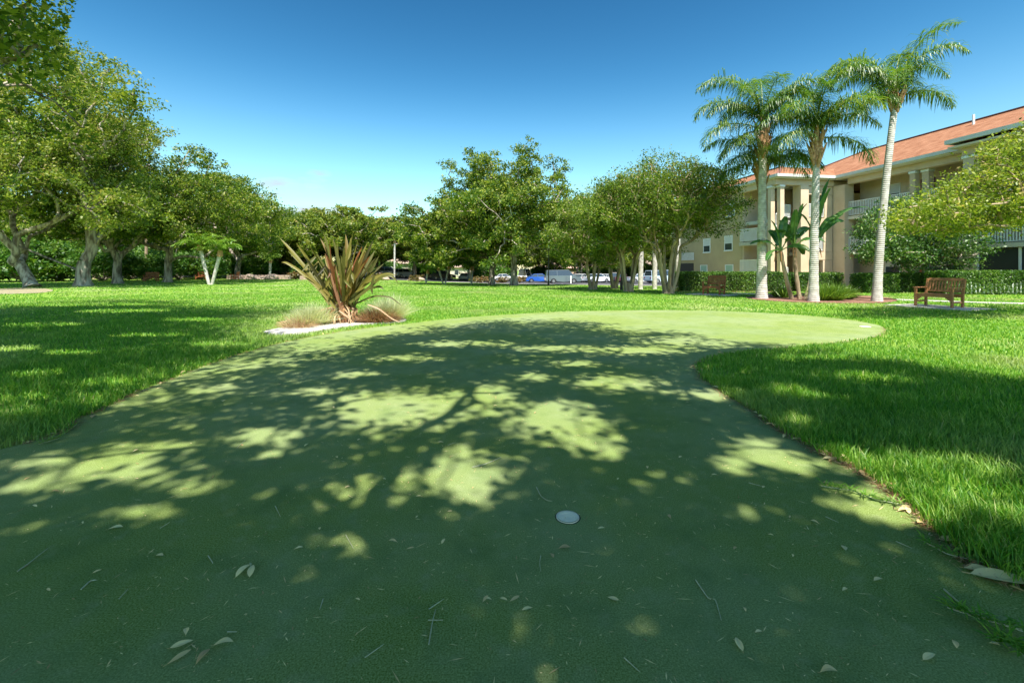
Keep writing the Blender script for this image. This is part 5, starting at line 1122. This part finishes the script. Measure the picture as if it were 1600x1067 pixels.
# fine debris
rd = np.random.default_rng(221); n = 5500
rad = .5+rd.uniform(0, 1, n)**1.5*9; az = rd.uniform(-1.0, 1.0, n); P = np.stack([rad*np.sin(az), rad*np.cos(az), np.full(n, .0095)], -1); P = P[inpoly(P, GREEN)]; n = len(P)
a = rd.uniform(0, 3.14, n); l = rd.gamma(2, .0055, n).clip(.004, .045)*(.7+.06*np.linalg.norm(P[:, :2], axis=1)); d = np.stack([np.cos(a), np.sin(a), rd.normal(0, .05, n)], -1)*l[:, None]; s = np.stack([-np.sin(a), np.cos(a), 0*a], -1)*(rd.uniform(.0008, .0020, n)*(1+.12*np.linalg.norm(P[:, :2], axis=1)))[:, None]
V = np.stack([P-d, P+s, P+d, P-s], 1).reshape(-1, 3)
o = link('grass_clippings', mesh_arrays('grass_clippings', V, [np.arange(4*n).reshape(n, 4)], LEAFM, rd.uniform(0, .8, n))); tag(o, 'fine pale clippings and needles scattered over the green', 'debris', kind='stuff')

ep = np.array(edge_pts); n = 7000; P = ep[rd.integers(0, len(ep), n)]+rd.normal(0, 1, (n, 2))*(.022+.03*rd.uniform(0, 1, (n, 1))**2); P = np.concatenate([P, rd.uniform(.006, .018, (n, 1))], 1)
a = rd.uniform(0, 3.14, n); l = rd.uniform(.006, .032, n); d = np.stack([np.cos(a), np.sin(a), rd.normal(0, .25, n)], -1)*l[:, None]; s_w = np.stack([-np.sin(a), np.cos(a), 0*a], -1)*rd.uniform(.001, .003, n)[:, None]
V = np.stack([P-d, P+s_w, P+d, P-s_w], 1).reshape(-1, 3)
tag(link('thatch', mesh_arrays('thatch', V, [np.arange(4*n).reshape(n, 4)], DRY, rd.uniform(0, 1, n))), 'brown thatch and dead grass along the cut edge of the green', 'debris', kind='stuff')

# ================================================================== GRASS
def grass(name, label, rings, seed):
    rng = np.random.default_rng(seed); Vs = []; Qs = []; Ts = []; As = []; At = []; n0 = 0
    for (r0, r1, dens, h, wd) in rings:
        n = int(dens*(r1*r1-r0*r0)*.95); r = np.sqrt(rng.uniform(r0*r0, r1*r1, n)); az = rng.uniform(-.95, .95, n); P = np.stack([r*np.sin(az), r*np.cos(az)], -1)
        ok = ~inpoly(P+rng.normal(0, .012, P.shape), GREEN) & ~inpoly(P, GB) & ~inpoly(P, PB) & ~inpoly(P, OB)
        for q in PATHS: ok &= ~inpoly(P, q)
        ok &= ~((P[:, 1] > near(P[:, 0])) & (P[:, 0] > -12)) & (P[:, 1] < 66)
        P = P[ok]; n = len(P)
        if not n: continue
        z = gz(P[:, 0], P[:, 1]); cl = np.sin(P[:, 0]*5.1+3*np.sin(P[:, 1]*2.3))*np.sin(P[:, 1]*4.3+2*np.sin(P[:, 0]*1.7)); H = h*(.62+.22*cl+rng.uniform(0, .62, n)); a = rng.uniform(0, 6.28, n); ln = rng.uniform(.1, .95, n)*H
        dr = np.stack([np.cos(a), np.sin(a), 0*a], -1); sa = a+math.pi/2+rng.normal(0, .5, n); sd = np.stack([np.cos(sa), np.sin(sa), 0*a], -1)*(wd*rng.uniform(.6, 1.2, n)/2)[:, None]
        B = np.stack([P[:, 0], P[:, 1], z-.004], -1); M = B+dr*(ln*.35)[:, None]; M[:, 2] += H*.6; T = B+dr*ln[:, None]; T[:, 2] += H
        V = np.stack([B-sd, B+sd, M+sd*.85, M-sd*.85, T], 1).reshape(-1, 3); i = n0+np.arange(n)*5
        Vs.append(V); Qs.append(np.stack([i, i+1, i+2, i+3], -1)); Ts.append(np.stack([i+3, i+2, i+4], -1)); A = (rng.beta(2.3, 2.6, n)+.10*cl).clip(0, 1); As.append(A); At.append(A); n0 += 5*n
    me = mesh_arrays(name, np.concatenate(Vs), [np.concatenate(Ts), np.concatenate(Qs)], GRS, np.concatenate(At+As)); return tag(link(name, me), label, 'grass', kind='stuff')
grass('grass', 'green lawn grass of fine upright blades around the putting green', [(1.6, 3.2, 8500, .085, .0055), (3.2, 5.5, 4600, .075, .0065), (5.5, 9, 1900, .062, .009), (9, 15, 700, .055, .014), (15, 28, 190, .05, .026), (28, 66, 26, .05, .06)], 231)
